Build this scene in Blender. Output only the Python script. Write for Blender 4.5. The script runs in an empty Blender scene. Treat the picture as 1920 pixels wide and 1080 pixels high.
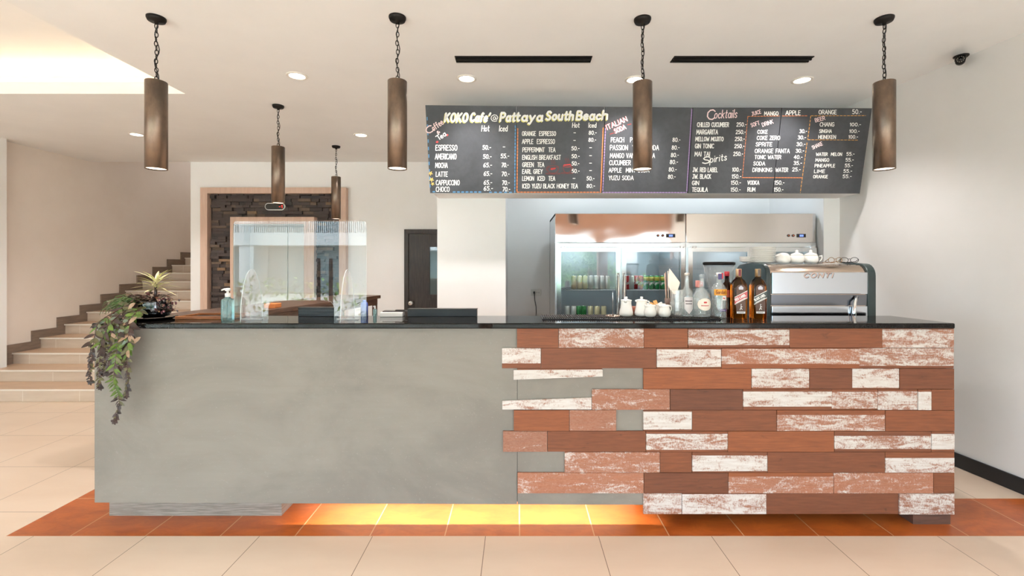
import bpy, bmesh, math, random
from mathutils import Vector, Matrix
random.seed(7)
R = math.radians
PI = math.pi
SC = bpy.context.scene
COL = SC.collection

# ------------------------------------------------------------------ camera
F, CX, CY, HC = 860.0, 970.0, 497.0, 1.44          # focal length and principal point for a 1920x1080 picture
cd = bpy.data.cameras.new('camera'); cam = bpy.data.objects.new('camera', cd); COL.objects.link(cam)
cd.sensor_width = 36; cd.lens = F / 1920 * 36
cd.shift_x = -(CX - 960) / 1920; cd.shift_y = -(540 - CY) / 1920
cd.clip_start = 0.05; cd.clip_end = 200
cam.location = (0, 0, HC); cam.rotation_euler = (R(90), 0, 0)
SC.camera = cam

# ------------------------------------------------------------------ exposure, world
SC.view_settings.view_transform = 'Standard'
SC.view_settings.look = 'None'
SC.view_settings.gamma = 1
SC.view_settings.use_curve_mapping = False
SC.view_settings.exposure = 0.0
SC.cycles.use_denoising = True
SC.cycles.max_bounces = 10; SC.cycles.diffuse_bounces = 6; SC.cycles.glossy_bounces = 5
SC.cycles.transmission_bounces = 8; SC.cycles.transparent_max_bounces = 16
SC.cycles.caustics_reflective = False; SC.cycles.caustics_refractive = False
SC.cycles.sample_clamp_indirect = 6
SKY = 15.5
w = bpy.data.worlds.new('sky'); SC.world = w; w.use_nodes = True
bg = w.node_tree.nodes['Background']
bg.inputs[0].default_value = (0.80, 0.91, 1.04, 1); bg.inputs[1].default_value = SKY

WARM = (1.0, 0.955, 0.94)
def add_light(name, kind, loc, energy, color=(1, 1, 1), parent=None, **kw):
    l = bpy.data.lights.new(name, kind); o = bpy.data.objects.new(name, l); COL.objects.link(o)
    o.location = loc; l.energy = energy; l.color = color
    rot = kw.pop('rot', None)
    if rot: o.rotation_euler = rot
    for k, v in kw.items(): setattr(l, k, v)
    if parent: o.parent = parent
    return o
# portal that guides sky light through the glazed front of the room
po = add_light('sky_portal', 'AREA', (-1.7, -1.99, 1.08), 1, rot=(R(90), 0, 0), shape='RECTANGLE', size=10.4, size_y=2.15)
po.data.cycles.is_portal = True
DOWN_W, COVE_E, PEND_E, UNDER_W = 82.0, 12.0, 14.0, 20.0

# ------------------------------------------------------------------ materials
def lin(c):
    return tuple(((x / 255) / 12.92 if x / 255 <= 0.04045 else ((x / 255 + 0.055) / 1.055) ** 2.4) for x in c)
def rgba(c): return (*lin(c), 1)
class NT:
    def __init__(s, name):
        s.m = bpy.data.materials.new(name); s.m.use_nodes = True
        s.t = s.m.node_tree; s.b = s.t.nodes['Principled BSDF']; s.out = s.t.nodes['Material Output']
    def n(s, typ, **kw):
        x = s.t.nodes.new(typ)
        for k, v in kw.items(): setattr(x, k, v)
        return x
    def l(s, a, b): s.t.links.new(a, b)
    def val(s, x, sock):
        if isinstance(x, (int, float)): sock.default_value = x
        elif isinstance(x, tuple): sock.default_value = x
        else: s.l(x, sock)
    def math(s, op, a, b=0.0, c=None, clamp=False):
        x = s.n('ShaderNodeMath', operation=op, use_clamp=clamp); s.val(a, x.inputs[0]); s.val(b, x.inputs[1])
        if c is not None: s.val(c, x.inputs[2])
        return x.outputs[0]
    def mix(s, f, a, b):
        x = s.n('ShaderNodeMix', data_type='RGBA'); s.val(f, x.inputs[0]); s.val(a, x.inputs[6]); s.val(b, x.inputs[7])
        return x.outputs[2]
    def co(s, kind='Object'): return s.n('ShaderNodeTexCoord').outputs[kind]
    def mapping(s, vec, scale=(1, 1, 1), loc=(0, 0, 0), rot=(0, 0, 0)):
        x = s.n('ShaderNodeMapping'); s.l(vec, x.inputs[0])
        x.inputs['Scale'].default_value = scale; x.inputs['Location'].default_value = loc; x.inputs['Rotation'].default_value = rot
        return x.outputs[0]
    def noise(s, vec, scale, detail=4, rough=0.55, dist=0):
        x = s.n('ShaderNodeTexNoise'); s.l(vec, x.inputs['Vector']); x.inputs['Scale'].default_value = scale
        x.inputs['Detail'].default_value = detail; x.inputs['Roughness'].default_value = rough; x.inputs['Distortion'].default_value = dist
        return x.outputs['Fac']
    def ramp(s, f, a, b):
        x = s.n('ShaderNodeMapRange'); x.interpolation_type = 'SMOOTHSTEP'; s.l(f, x.inputs[0])
        s.val(a, x.inputs[1]); s.val(b, x.inputs[2]); return x.outputs[0]
    def bump(s, h, strength=0.2, dist=0.01):
        x = s.n('ShaderNodeBump'); x.inputs['Strength'].default_value = strength; x.inputs['Distance'].default_value = dist
        s.l(h, x.inputs['Height']); s.l(x.outputs[0], s.b.inputs['Normal'])
    def set(s, **kw):
        for k, v in kw.items():
            k = {'col': 'Base Color', 'rough': 'Roughness', 'metal': 'Metallic', 'spec': 'Specular IOR Level', 'trans': 'Transmission Weight',
                 'ior': 'IOR', 'coat': 'Coat Weight', 'em': 'Emission Color', 'es': 'Emission Strength', 'alpha': 'Alpha', 'coatr': 'Coat Roughness'}[k]
            s.val(v, s.b.inputs[k])
        return s
def M(name, c, rough=0.5, metal=0.0, vary=None, bump=None, stretch=(1, 1, 1), **kw):
    t = NT(name); t.set(col=rgba(c), rough=rough, metal=metal, **kw)
    if vary:
        c2, sc, lo, hi = vary
        f = t.ramp(t.noise(t.mapping(t.co(), stretch), sc, 5, 0.6), lo, hi)
        t.set(col=t.mix(f, rgba(c), rgba(c2)))
    if bump:
        sc, st, ds = bump
        t.bump(t.noise(t.mapping(t.co(), stretch), sc, 5, 0.6), st, ds)
    return t.m
def glass(name, c, rough=0.0, ior=1.45):
    return NT(name).set(col=rgba(c), rough=rough, trans=1.0, ior=ior).m
def pane(name, tint=(250, 253, 253), ior=1.5, haze=0):
    t = NT(name)
    tr = t.n('ShaderNodeBsdfTransparent'); tr.inputs[0].default_value = rgba(tint)
    gl = t.n('ShaderNodeBsdfGlossy'); gl.inputs['Roughness'].default_value = 0.0; gl.inputs[0].default_value = (1, 1, 1, 1)
    fr = t.n('ShaderNodeFresnel'); fr.inputs[0].default_value = ior
    geo = t.n('ShaderNodeNewGeometry')
    f = t.math('MULTIPLY', fr.outputs[0], t.math('SUBTRACT', 1.0, geo.outputs['Backfacing']))
    mx = t.n('ShaderNodeMixShader'); t.l(f, mx.inputs[0]); t.l(tr.outputs[0], mx.inputs[1]); t.l(gl.outputs[0], mx.inputs[2])
    res = mx.outputs[0]
    if haze:
        df = t.n('ShaderNodeBsdfDiffuse'); df.inputs[0].default_value = (.95, .96, .96, 1)  # painted white haze, makes the clear glass look brighter
        m2 = t.n('ShaderNodeMixShader'); m2.inputs[0].default_value = haze; t.l(res, m2.inputs[1]); t.l(df.outputs[0], m2.inputs[2]); res = m2.outputs[0]
    t.l(res, t.out.inputs[0]); return t.m
def emit(name, c, s):
    return NT(name).set(col=rgba(c), em=(*lin(c), 1), es=s, rough=0.4).m

m_ceil = M('ceiling_paint', (240, 238, 236), 0.85, vary=((235, 233, 231), 1.2, .3, .7), bump=(120, .05, .002))
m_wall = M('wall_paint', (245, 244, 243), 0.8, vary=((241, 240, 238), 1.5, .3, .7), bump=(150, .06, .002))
m_wallr = M('darkened_grey_wall_paint', (222, 219, 216), 0.8, vary=((217, 214, 210), 1.5, .3, .7), bump=(150, .06, .002))  # wall paint greyed in colour to offset the close downlight
m_stairwall = M('stair_wall_paint', (240, 230, 220), 0.85, vary=((235, 224, 213), 1.5, .3, .7), bump=(150, .06, .002))
m_front = M('salmon_lintel_paint', (205, 160, 135), 0.8, vary=((196, 150, 125), 2, .3, .7))
m_black = M('black_plastic', (22, 22, 24), 0.35, vary=((30, 30, 33), 6, .3, .7))
m_blackg = M('black_glossy_ceramic', (8, 8, 9), 0.06, coat=0.6)
m_dark = M('dark_metal', (34, 30, 27), 0.5, .6, vary=((22, 19, 17), 30, .3, .7))
m_white = M('white_porcelain', (240, 236, 230), 0.18, coat=0.5)
m_whitep = M('white_plastic', (236, 236, 232), 0.35)
m_chrome = M('chrome', (225, 227, 228), 0.08, 1.0)
m_steel = M('brushed_steel', (205, 207, 208), 0.22, 1.0, vary=((190, 192, 194), 3, .3, .7), stretch=(1, 1, 30))
m_granite = M('black_granite', (20, 18, 17), 0.06, vary=((36, 32, 29), 160, .45, .7), spec=.2)
m_darkwood = M('dark_stained_wood', (62, 50, 44), 0.38, vary=((40, 32, 28), 10, .3, .7), stretch=(6, 6, .6), bump=(40, .15, .002))
m_deskwood = M('desk_wood', (110, 80, 62), 0.4, vary=((70, 50, 40), 8, .3, .7), stretch=(8, .7, 8), bump=(40, .1, .002))
m_palewood = M('pale_beech_laminate', (214, 184, 165), 0.45, vary=((203, 170, 150), 5, .3, .7), stretch=(6, 6, .8))
m_traywood = M('orange_tray_wood', (176, 112, 62), 0.4, vary=((128, 74, 38), 12, .3, .7), stretch=(1, 8, 8))
m_bronze = M('aged_bronze', (142, 120, 102), 0.34, .85, vary=((92, 82, 74), 7, .3, .72), stretch=(1, 1, .5), bump=(60, .06, .002))
m_lampin = emit('lit_lamp_interior', (255, 236, 212), 3.0)
m_lens = emit('downlight_lens', (255, 240, 220), 14.0)
m_led = emit('warm_led_strip', (255, 222, 176), COVE_E)
m_ledu = emit('warm_led_strip_low', (255, 196, 120), 2.0)
m_fled = emit('fridge_lamp', (236, 246, 255), 45)
m_gapdark = M('dark_gap', (15, 13, 12), 0.9)

def mat_concrete():
    t = NT('grey_skim_panel'); c = t.co()
    a = t.noise(t.mapping(c, (.7, 1, 1.2)), 2.0, 6, .62, .6); b = t.noise(t.mapping(c, (.6, 1, 9)), 5, 4, .6)
    col = t.mix(t.ramp(a, .3, .7), rgba((124, 119, 112)), rgba((140, 135, 127)))
    col = t.mix(t.math('MULTIPLY', t.ramp(b, .45, .75), .10), col, rgba((114, 110, 103)))
    sp = t.noise(c, 90, 2, .5); col = t.mix(t.math('MULTIPLY', t.ramp(sp, .66, .74), .25), col, rgba((160, 156, 148)))
    t.set(col=col, rough=.55); t.bump(b, .05, .003); return t.m
m_conc = mat_concrete()
def mat_plinth():
    t = NT('grey_woodgrain_plinth'); c = t.co()
    a = t.noise(t.mapping(c, (1.5, 1, 40)), 6, 5, .6, .3)
    t.set(col=t.mix(t.ramp(a, .3, .7), rgba((120, 114, 106)), rgba((162, 155, 146))), rough=.5); return t.m
m_plinth = mat_plinth()
def tile_mask(t, xo, yo, sx, sy, wd):
    sp = t.n('ShaderNodeSeparateXYZ'); t.l(t.co(), sp.inputs[0])
    def ax(o, off, s):
        q = t.math('FRACT', t.math('DIVIDE', t.math('SUBTRACT', o, off - 60 * s), s))
        d = t.math('MULTIPLY', t.math('MINIMUM', q, t.math('SUBTRACT', 1.0, q)), s)
        return d
    d = t.math('MINIMUM', ax(sp.outputs[0], xo, sx), ax(sp.outputs[1], yo, sy))
    f = t.math('LESS_THAN', d, wd / 2)
    idx = t.math('FLOOR', t.math('DIVIDE', t.math('SUBTRACT', sp.outputs[0], xo), sx))
    idy = t.math('FLOOR', t.math('DIVIDE', t.math('SUBTRACT', sp.outputs[1], yo), sy))
    wn = t.n('ShaderNodeTexWhiteNoise', noise_dimensions='2D')
    cb = t.n('ShaderNodeCombineXYZ'); t.l(idx, cb.inputs[0]); t.l(idy, cb.inputs[1]); t.l(cb.outputs[0], wn.inputs['Vector'])
    return f, wn.outputs['Value']
def mat_floor():
    t = NT('beige_floor_tile'); f, rnd = tile_mask(t, -.169, 2.675, .6, .6, .0035)
    a = t.noise(t.mapping(t.co(), (.6, 2, 1)), 1.5, 5, .6)
    col = t.mix(t.ramp(a, .3, .7), rgba((226, 204, 182)), rgba((218, 194, 171)))
    col = t.mix(t.math('MULTIPLY', rnd, .35), col, rgba((210, 186, 164)))
    col = t.mix(f, col, rgba((122, 98, 78)))
    t.set(col=col, rough=.28); t.bump(t.math('SUBTRACT', 1.0, f), .2, .001); return t.m
def mat_orange():
    t = NT('terracotta_floor_tile'); f, rnd = tile_mask(t, .012, 2.436, .398, .394, .006)
    a = t.noise(t.mapping(t.co(), (1, 2.2, 1)), 5, 7, .68, .6)
    col = t.mix(t.ramp(a, .34, .68), rgba((190, 98, 40)), rgba((158, 74, 27)))
    b = t.noise(t.mapping(t.co(), (2, 5, 1)), 14, 5, .7); col = t.mix(t.math('MULTIPLY', t.ramp(b, .55, .75), .5), col, rgba((134, 60, 24)))
    col = t.mix(t.math('MULTIPLY', rnd, .3), col, rgba((202, 112, 52)))
    col = t.mix(f, col, rgba((206, 160, 120)))
    t.set(col=col, rough=.3, spec=.8); t.bump(a, .05, .003); return t.m
m_floor, m_orange = mat_floor(), mat_orange()
def mat_plank():
    t = NT('reclaimed_plank'); at = t.n('ShaderNodeAttribute', attribute_name='plank'); s = t.n('ShaderNodeSeparateColor'); t.l(at.outputs['Color'], s.inputs[0])
    amt, hue, seed = s.outputs[0], s.outputs[1], s.outputs[2]; al = at.outputs['Alpha']
    c = t.co(); off = t.n('ShaderNodeCombineXYZ'); t.l(t.math('MULTIPLY', seed, 37.0), off.inputs[0]); t.l(t.math('MULTIPLY', seed, 91.0), off.inputs[2])
    va = t.n('ShaderNodeVectorMath', operation='ADD'); t.l(c, va.inputs[0]); t.l(off.outputs[0], va.inputs[1]); v = va.outputs[0]
    g = t.noise(t.mapping(v, (1.2, 1, 16)), 6, 6, .62, .5)
    w1 = t.mix(hue, rgba((116, 70, 48)), rgba((158, 90, 52)))
    w2 = t.mix(hue, rgba((92, 54, 38)), rgba((128, 73, 44)))
    wood = t.mix(t.ramp(g, .18, .82), w2, w1)
    kn = t.noise(t.mapping(v, (3, 1, 9)), 3.0, 4, .6, .8); wood = t.mix(t.math('MULTIPLY', t.ramp(kn, .62, .8), .6), wood, rgba((58, 36, 28)))
    pale = t.noise(t.mapping(v, (5, 1, 14)), 14, 6, .75)
    sand = t.mix(t.ramp(pale, .35, .65), rgba((176, 120, 96)), rgba((200, 156, 136)))
    wood = t.mix(t.ramp(amt, .2, .42), wood, t.mix(.4, wood, sand))
    # flaking paint: broad patches along the grain, fine brush texture on top
    p = t.noise(t.mapping(v, (2.2, 1, 8.5)), 3.0, 9, .74, .9)
    q = t.noise(t.mapping(v, (20, 1, 12)), 9, 5, .75)
    pm = t.math('ADD', t.math('MULTIPLY', p, .64), t.math('MULTIPLY', q, .36))
    th = t.math('SUBTRACT', .675, t.math('MULTIPLY', amt, .335))
    f = t.ramp(pm, th, t.math('ADD', th, .13))
    f = t.math('MULTIPLY', f, t.math('GREATER_THAN', amt, .04))
    f = t.math('MULTIPLY', f, .9)
    paint = t.mix(t.ramp(g, .35, .75), rgba((218, 217, 214)), rgba((200, 194, 188)))
    t.set(col=t.mix(f, wood, paint), rough=.6)
    t.bump(t.math('ADD', t.math('MULTIPLY', g, .5), f), .25, .002); return t.m
m_plank = mat_plank()
def mat_slate():
    t = NT('dark_split_slate'); at = t.n('ShaderNodeAttribute', attribute_name='plank')
    a = t.noise(t.mapping(t.co(), (4, 1, 20)), 6, 5, .7)
    t.set(col=t.mix(t.math('MULTIPLY', t.ramp(a, .3, .7), .4), at.outputs['Color'], rgba((36, 30, 29))), rough=.7); t.bump(a, .3, .004); return t.m
m_slate = mat_slate()
def mat_board():
    t = NT('chalkboard_paint'); c = t.co()
    a = t.noise(t.mapping(c, (1, 1, 1)), 2.2, 5, .6, .6); b = t.noise(c, 30, 4, .6)
    col = t.mix(t.ramp(a, .3, .72), rgba((56, 58, 62)), rgba((74, 76, 80)))
    col = t.mix(t.math('MULTIPLY', t.ramp(b, .4, .7), .25), col, rgba((48, 48, 52))); t.set(col=col, rough=.5); return t.m
m_board = mat_board()
def mat_mirror_steel():
    t = NT('polished_steel_sheet'); n = t.noise(t.mapping(t.co(), (.8, 1, 1.6)), 2.2, 1, .4)
    t.set(col=rgba((222, 218, 214)), metal=1.0, rough=.07); t.bump(n, .22, .03); return t.m
m_mirror = mat_mirror_steel()
m_satin = M('satin_steel', (205, 198, 190), .3, 1.0)
m_frsteel = M('fridge_steel', (226, 230, 232), .16, 1.0)
m_glass = pane('clear_pane')
m_acryl = pane('acrylic_sheet', (250, 252, 252), 1.9)
m_acedge = M('acrylic_edge', (236, 244, 244), .2, alpha=.55)
m_fin = NT('acrylic_fin').set(col=rgba((246, 240, 238)), rough=.1, alpha=.2).m
m_bglass = pane('bottle_glass', (249, 252, 252), 2.0, .09)
m_tumbler = pane('tumbler_glass', (250, 251, 250), 2.0, .10)
m_hopper = pane('clear_hopper', (246, 248, 249), 1.7, .12)
m_frglass = pane('coated_fridge_glass', (246, 250, 250), 2.1)
m_amber = glass('amber_whisky', (205, 112, 30), 0.0, 1.36)
m_rum = glass('dark_spirit', (120, 52, 20), 0.0, 1.36)
m_gel = NT('blue_gel').set(col=rgba((178, 224, 226)), rough=.08, trans=.75, ior=1.36).m
m_chalk = M('white_chalk_paint', (238, 238, 234), .8)
m_yel = M('yellow_chalk_paint', (214, 206, 110), .8)
m_pink = M('pink_chalk_paint', (240, 212, 212), .8)
m_red = M('red_chalk_paint', (196, 72, 70), .8)
m_redd = M('dark_red_chalk_paint', (128, 58, 56), .8)
m_org = M('orange_chalk_paint', (214, 128, 78), .8)
m_gold = M('gold_chalk_paint', (206, 150, 80), .8)
m_blu = M('blue_chalk_paint', (92, 146, 190), .8)
m_pur = M('purple_chalk_paint', (160, 132, 178), .8)
m_flow = M('flower_yellow', (238, 204, 120), .8)

# ------------------------------------------------------------------ mesh helpers
class MB:
    def __init__(s): s.v, s.f, s.mi, s.sm, s.at = [], [], [], [], []
    def add(s, verts, faces, mi=0, smooth=False, att=None):
        o = len(s.v); s.v += [tuple(p) for p in verts]
        for f in faces:
            s.f.append([i + o for i in f]); s.mi.append(mi); s.sm.append(smooth); s.at.append(att)
        return s
    def box(s, x0, x1, y0, y1, z0, z1, mi=0, att=None):
        return s.add([(x0, y0, z0), (x1, y0, z0), (x1, y1, z0), (x0, y1, z0), (x0, y0, z1), (x1, y0, z1), (x1, y1, z1), (x0, y1, z1)],
              [(0, 3, 2, 1), (4, 5, 6, 7), (0, 1, 5, 4), (1, 2, 6, 5), (2, 3, 7, 6), (3, 0, 4, 7)], mi, False, att)
    def prism(s, poly, axis, a0, a1, mi=0, edge_mi=None, smooth=False, att=None):
        n = len(poly)
        def P(p, a): return {'y': (p[0], a, p[1]), 'x': (a, p[0], p[1]), 'z': (p[0], p[1], a)}[axis]
        vs = [P(p, a0) for p in poly] + [P(p, a1) for p in poly]
        s.add(vs, [list(range(n))[::-1], list(range(n, 2 * n))], mi, False, att)
        o = len(s.v) - 2 * n
        for i in range(n):
            j = (i + 1) % n
            s.f.append([o + i, o + j, o + n + j, o + n + i]); s.mi.append(mi if edge_mi is None else edge_mi); s.sm.append(smooth); s.at.append(att)
        return s
    def lathe(s, prof, seg=24, c=(0, 0, 0), mi=0, smooth=True, sq=None, rot=0, closed=False):
        """prof: (r,z); sq: superellipse exponent for a rounded-square section"""
        vs, fs, n = [], [], len(prof)
        for r, z in prof:
            for k in range(seg):
                a = 2 * PI * k / seg + rot; ca, sa = math.cos(a), math.sin(a); q = 1
                if sq: 
                    b = a - rot; q = (abs(math.cos(b)) ** sq + abs(math.sin(b)) ** sq) ** (-1 / sq)
                vs.append((c[0] + r * q * ca, c[1] + r * q * sa, c[2] + z))
        rng = range(n if closed else n - 1)
        for i in rng:
            i2 = (i + 1) % n
            for k in range(seg):
                k2 = (k + 1) % seg; fs.append((i * seg + k, i * seg + k2, i2 * seg + k2, i2 * seg + k))
        if not closed:
            if prof[0][0] > 1e-6: fs.append(tuple(range(seg))[::-1])
            if prof[-1][0] > 1e-6: fs.append(tuple(range((n - 1) * seg, n * seg)))
        return s.add(vs, fs, mi, smooth)
    def tube(s, pts, r, seg=8, mi=0, closed=False, smooth=True, cap=True):
        pts = [Vector(p) for p in pts]; n = len(pts); vs, fs = [], []
        rr = r if isinstance(r, (list, tuple)) else [r] * n
        prev = None
        for i, p in enumerate(pts):
            if closed: t = pts[(i + 1) % n] - pts[i - 1]
            else: t = pts[min(i + 1, n - 1)] - pts[max(i - 1, 0)]
            t.normalize()
            if prev is None:
                u = t.orthogonal().normalized()
            else:
                u = prev - t * prev.dot(t)
                u = u.normalized() if u.length > 1e-6 else t.orthogonal().normalized()
            prev = u; v = t.cross(u)
            for k in range(seg):
                a = 2 * PI * k / seg; vs.append(p + (u * math.cos(a) + v * math.sin(a)) * rr[i])
        for i in range(n if closed else n - 1):
            j = (i + 1) % n
            for k in range(seg):
                k2 = (k + 1) % seg; fs.append((i * seg + k, i * seg + k2, j * seg + k2, j * seg + k))
        if not closed and cap: fs += [tuple(range(seg))[::-1], tuple(range((n - 1) * seg, n * seg))]
        return s.add(vs, fs, mi, smooth)
    def leaf(s, p, d, up, L, W, mi=0, fold=.25, droop=.2, n=5):
        d = Vector(d).normalized(); up = Vector(up); sd = d.cross(up)
        sd = sd.normalized() if sd.length > 1e-4 else d.orthogonal().normalized()
        up = sd.cross(d); p = Vector(p); vs = []
        for i in range(n + 1):
            t = i / n; wv = W * .5 * math.sin(PI * min(1, max(.02, t)) ** .85) ** .8 if 0 < i < n else W * .03
            m = p + d * L * t - up * droop * L * t * t
            vs += [m - sd * wv + up * fold * wv, m, m + sd * wv + up * fold * wv]
        fs = []
        for i in range(n):
            a = i * 3; fs += [(a, a + 1, a + 4, a + 3), (a + 1, a + 2, a + 5, a + 4)]
        return s.add(vs, fs, mi, True)
    def build(s, name, mats, parent=None, bevel=0, loc=None, norm=True, subs=0):
        me = bpy.data.meshes.new(name); me.from_pydata(s.v, [], s.f)
        if not isinstance(mats, (list, tuple)): mats = [mats]
        for m in mats: me.materials.append(m)
        me.polygons.foreach_set('material_index', s.mi); me.polygons.foreach_set('use_smooth', s.sm)
        if any(a is not None for a in s.at):
            ca = me.color_attributes.new('plank', 'FLOAT_COLOR', 'CORNER')
            for pl in me.polygons:
                a = s.at[pl.index] or (0, 0, 0, 1)
                for li in pl.loop_indices: ca.data[li].color = a
        if norm:
            b = bmesh.new(); b.from_mesh(me); bmesh.ops.recalc_face_normals(b, faces=b.faces); b.to_mesh(me); b.free()
        me.update()
        o = bpy.data.objects.new(name, me); COL.objects.link(o)
        if parent: o.parent = parent
        if loc: o.location = loc
        if bevel:
            md = o.modifiers.new('bevel', 'BEVEL'); md.width = bevel; md.segments = 2; md.limit_method = 'ANGLE'; md.angle_limit = R(40)
        if subs:
            md = o.modifiers.new('subd', 'SUBSURF'); md.levels = subs; md.render_levels = subs
        return o
def tag(o, label, cat, group=None, kind=None):
    if label: o['label'] = label
    if cat: o['category'] = cat
    if group: o['group'] = group
    if kind: o['kind'] = kind
    return o
def thing(name, label, cat, loc=(0, 0, 0), rz=0, group=None):
    o = bpy.data.objects.new(name, None); COL.objects.link(o); o.empty_display_size = .05
    o.location = loc; o.rotation_euler = (0, 0, rz); return tag(o, label, cat, group)
def struct(o, label, cat): return tag(o, label, cat, None, 'structure')
def dup(root, loc, rz=None, label=None, group=None, scale=None):
    r = root.copy(); COL.objects.link(r); r.location = loc
    if rz is not None: r.rotation_euler = (0, 0, rz)
    if label: r['label'] = label
    if group: r['group'] = group
    if scale: r.scale = scale
    for ch in list(root.children):
        c = ch.copy(); COL.objects.link(c); c.parent = r
        for g in ch.children:
            d = g.copy(); COL.objects.link(d); d.parent = c
    return r
def P(px, py, d): return ((px - CX) * d / F, d, HC - (py - CY) * d / F)
def X(px, d): return (px - CX) * d / F
def Z(py, d): return HC - (py - CY) * d / F
def arc(cx, cy, r, a0, a1, n=8, ry=None):
    ry = r if ry is None else ry
    return [(cx + r * math.cos(R(a0 + (a1 - a0) * i / n)), cy + ry * math.sin(R(a0 + (a1 - a0) * i / n))) for i in range(n + 1)]
def rrect(x0, x1, z0, z1, r, n=5):
    return arc(x1 - r, z0 + r, r, -90, 0, n) + arc(x1 - r, z1 - r, r, 0, 90, n) + arc(x0 + r, z1 - r, r, 90, 180, n) + arc(x0 + r, z0 + r, r, 180, 270, n)

# ------------------------------------------------------------------ stroke lettering
G = {}
def g(ch, w_, *st): G[ch] = (w_, st)
O_ = [(.35 + .33 * math.cos(a * PI / 7 + PI / 2), .5 + .5 * math.sin(a * PI / 7 + PI / 2)) for a in range(15)]
o_ = [(.25 + .24 * math.cos(a * PI / 6 + PI / 2), .31 + .31 * math.sin(a * PI / 6 + PI / 2)) for a in range(13)]
g(' ', .35)
g('A', .7, [(0, 0), (.35, 1), (.7, 0)], [(.13, .36), (.57, .36)])
g('B', .58, [(0, 0), (0, 1), (.36, 1), (.52, .88), (.5, .64), (.34, .53), (0, .53)], [(.34, .53), (.57, .4), (.57, .14), (.42, 0), (0, 0)])
g('C', .6, [(.6, .84), (.44, 1), (.2, .95), (.03, .7), (.03, .3), (.2, .05), (.44, 0), (.6, .16)])
g('D', .63, [(0, 0), (0, 1), (.34, .97), (.58, .75), (.6, .32), (.4, .04), (0, 0)])
g('E', .5, [(.5, 1), (0, 1), (0, 0), (.5, 0)], [(0, .52), (.42, .52)])
g('F', .5, [(.5, 1), (0, 1), (0, 0)], [(0, .52), (.42, .52)])
g('G', .64, [(.6, .84), (.44, 1), (.2, .95), (.03, .7), (.03, .3), (.2, .05), (.46, 0), (.63, .18), (.63, .45), (.38, .45)])
g('H', .62, [(0, 0), (0, 1)], [(.62, 0), (.62, 1)], [(0, .52), (.62, .52)])
g('I', .06, [(.03, 0), (.03, 1)])
g('J', .5, [(.1, 1), (.5, 1)], [(.34, 1), (.34, .18), (.22, 0), (.06, .02), (0, .2)])
g('K', .6, [(0, 0), (0, 1)], [(.56, 1), (0, .42)], [(.16, .56), (.6, 0)])
g('L', .46, [(0, 1), (0, 0), (.46, 0)])
g('M', .78, [(0, 0), (.06, 1), (.39, .3), (.72, 1), (.78, 0)])
g('N', .64, [(0, 0), (0, 1), (.64, 0), (.64, 1)])
g('O', .7, O_)
g('P', .56, [(0, 0), (0, 1), (.38, 1), (.55, .86), (.55, .6), (.38, .46), (0, .46)])
g('Q', .7, O_, [(.42, .25), (.7, -.06)])
g('R', .58, [(0, 0), (0, 1), (.38, 1), (.55, .86), (.53, .62), (.38, .5), (0, .5)], [(.3, .5), (.58, 0)])
g('S', .52, [(.5, .86), (.34, 1), (.12, .96), (.03, .76), (.14, .58), (.38, .46), (.51, .28), (.44, .06), (.2, 0), (0, .14)])
g('T', .6, [(0, 1), (.6, 1)], [(.3, 1), (.3, 0)])
g('U', .62, [(0, 1), (0, .28), (.14, .03), (.42, .0), (.6, .26), (.62, 1)])
g('V', .64, [(0, 1), (.32, 0), (.64, 1)])
g('W', .9, [(0, 1), (.2, 0), (.45, .7), (.7, 0), (.9, 1)])
g('X', .6, [(0, 0), (.6, 1)], [(0, 1), (.6, 0)])
g('Y', .6, [(0, 1), (.3, .48), (.6, 1)], [(.3, .48), (.3, 0)])
g('Z', .56, [(0, 1), (.56, 1), (0, 0), (.56, 0)])
g('0', .58, [(.29 + .28 * math.cos(a * PI / 6), .5 + .5 * math.sin(a * PI / 6)) for a in range(13)])
g('1', .2, [(0, .78), (.16, 1), (.16, 0)])
g('2', .52, [(0, .8), (.16, 1), (.4, .97), (.5, .76), (.42, .55), (0, 0), (.52, 0)])
g('3', .52, [(.02, .9), (.22, 1), (.46, .9), (.44, .62), (.2, .54)], [(.2, .54), (.5, .42), (.5, .12), (.26, 0), (0, .1)])
g('4', .54, [(.4, 0), (.4, 1), (0, .34), (.54, .34)])
g('5', .52, [(.5, 1), (.08, 1), (.04, .58), (.3, .64), (.5, .46), (.48, .14), (.24, 0), (0, .1)])
g('6', .52, [(.42, 1), (.14, .7), (.02, .32), (.12, .04), (.36, 0), (.5, .2), (.44, .46), (.22, .5), (.04, .34)])
g('7', .5, [(0, 1), (.5, 1), (.16, 0)])
g('8', .52, [(.26, .54), (.06, .68), (.06, .9), (.26, 1), (.46, .9), (.46, .68), (.26, .54), (.02, .38), (.04, .1), (.26, 0), (.48, .1), (.5, .38), (.26, .54)])
g('.', .08, [(.03, .02), (.06, .05)])
g('-', .3, [(0, .46), (.3, .46)])
g('&', .5, [(.5, 0), (.1, .7), (.2, .95), (.38, .8), (.05, .3), (.15, .02), (.35, .05), (.5, .4)])
g('@', .9, [(.62, .6), (.45, .7), (.28, .5), (.34, .28), (.5, .28), (.62, .5), (.64, .3), (.8, .34), (.86, .6), (.7, .9), (.4, .98), (.1, .75), (.04, .4), (.2, .08), (.5, 0), (.75, .08)])
g('a', .52, o_, [(.5, .62), (.5, .1), (.56, 0)])
g('c', .46, [(.46, .5), (.3, .62), (.1, .54), (.0, .3), (.1, .06), (.3, 0), (.46, .12)])
g('d', .5, o_, [(.49, 1), (.49, 0)])
g('e', .48, [(.02, .32), (.46, .34), (.42, .54), (.24, .62), (.06, .5), (.0, .28), (.1, .05), (.3, 0), (.46, .1)])
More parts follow.
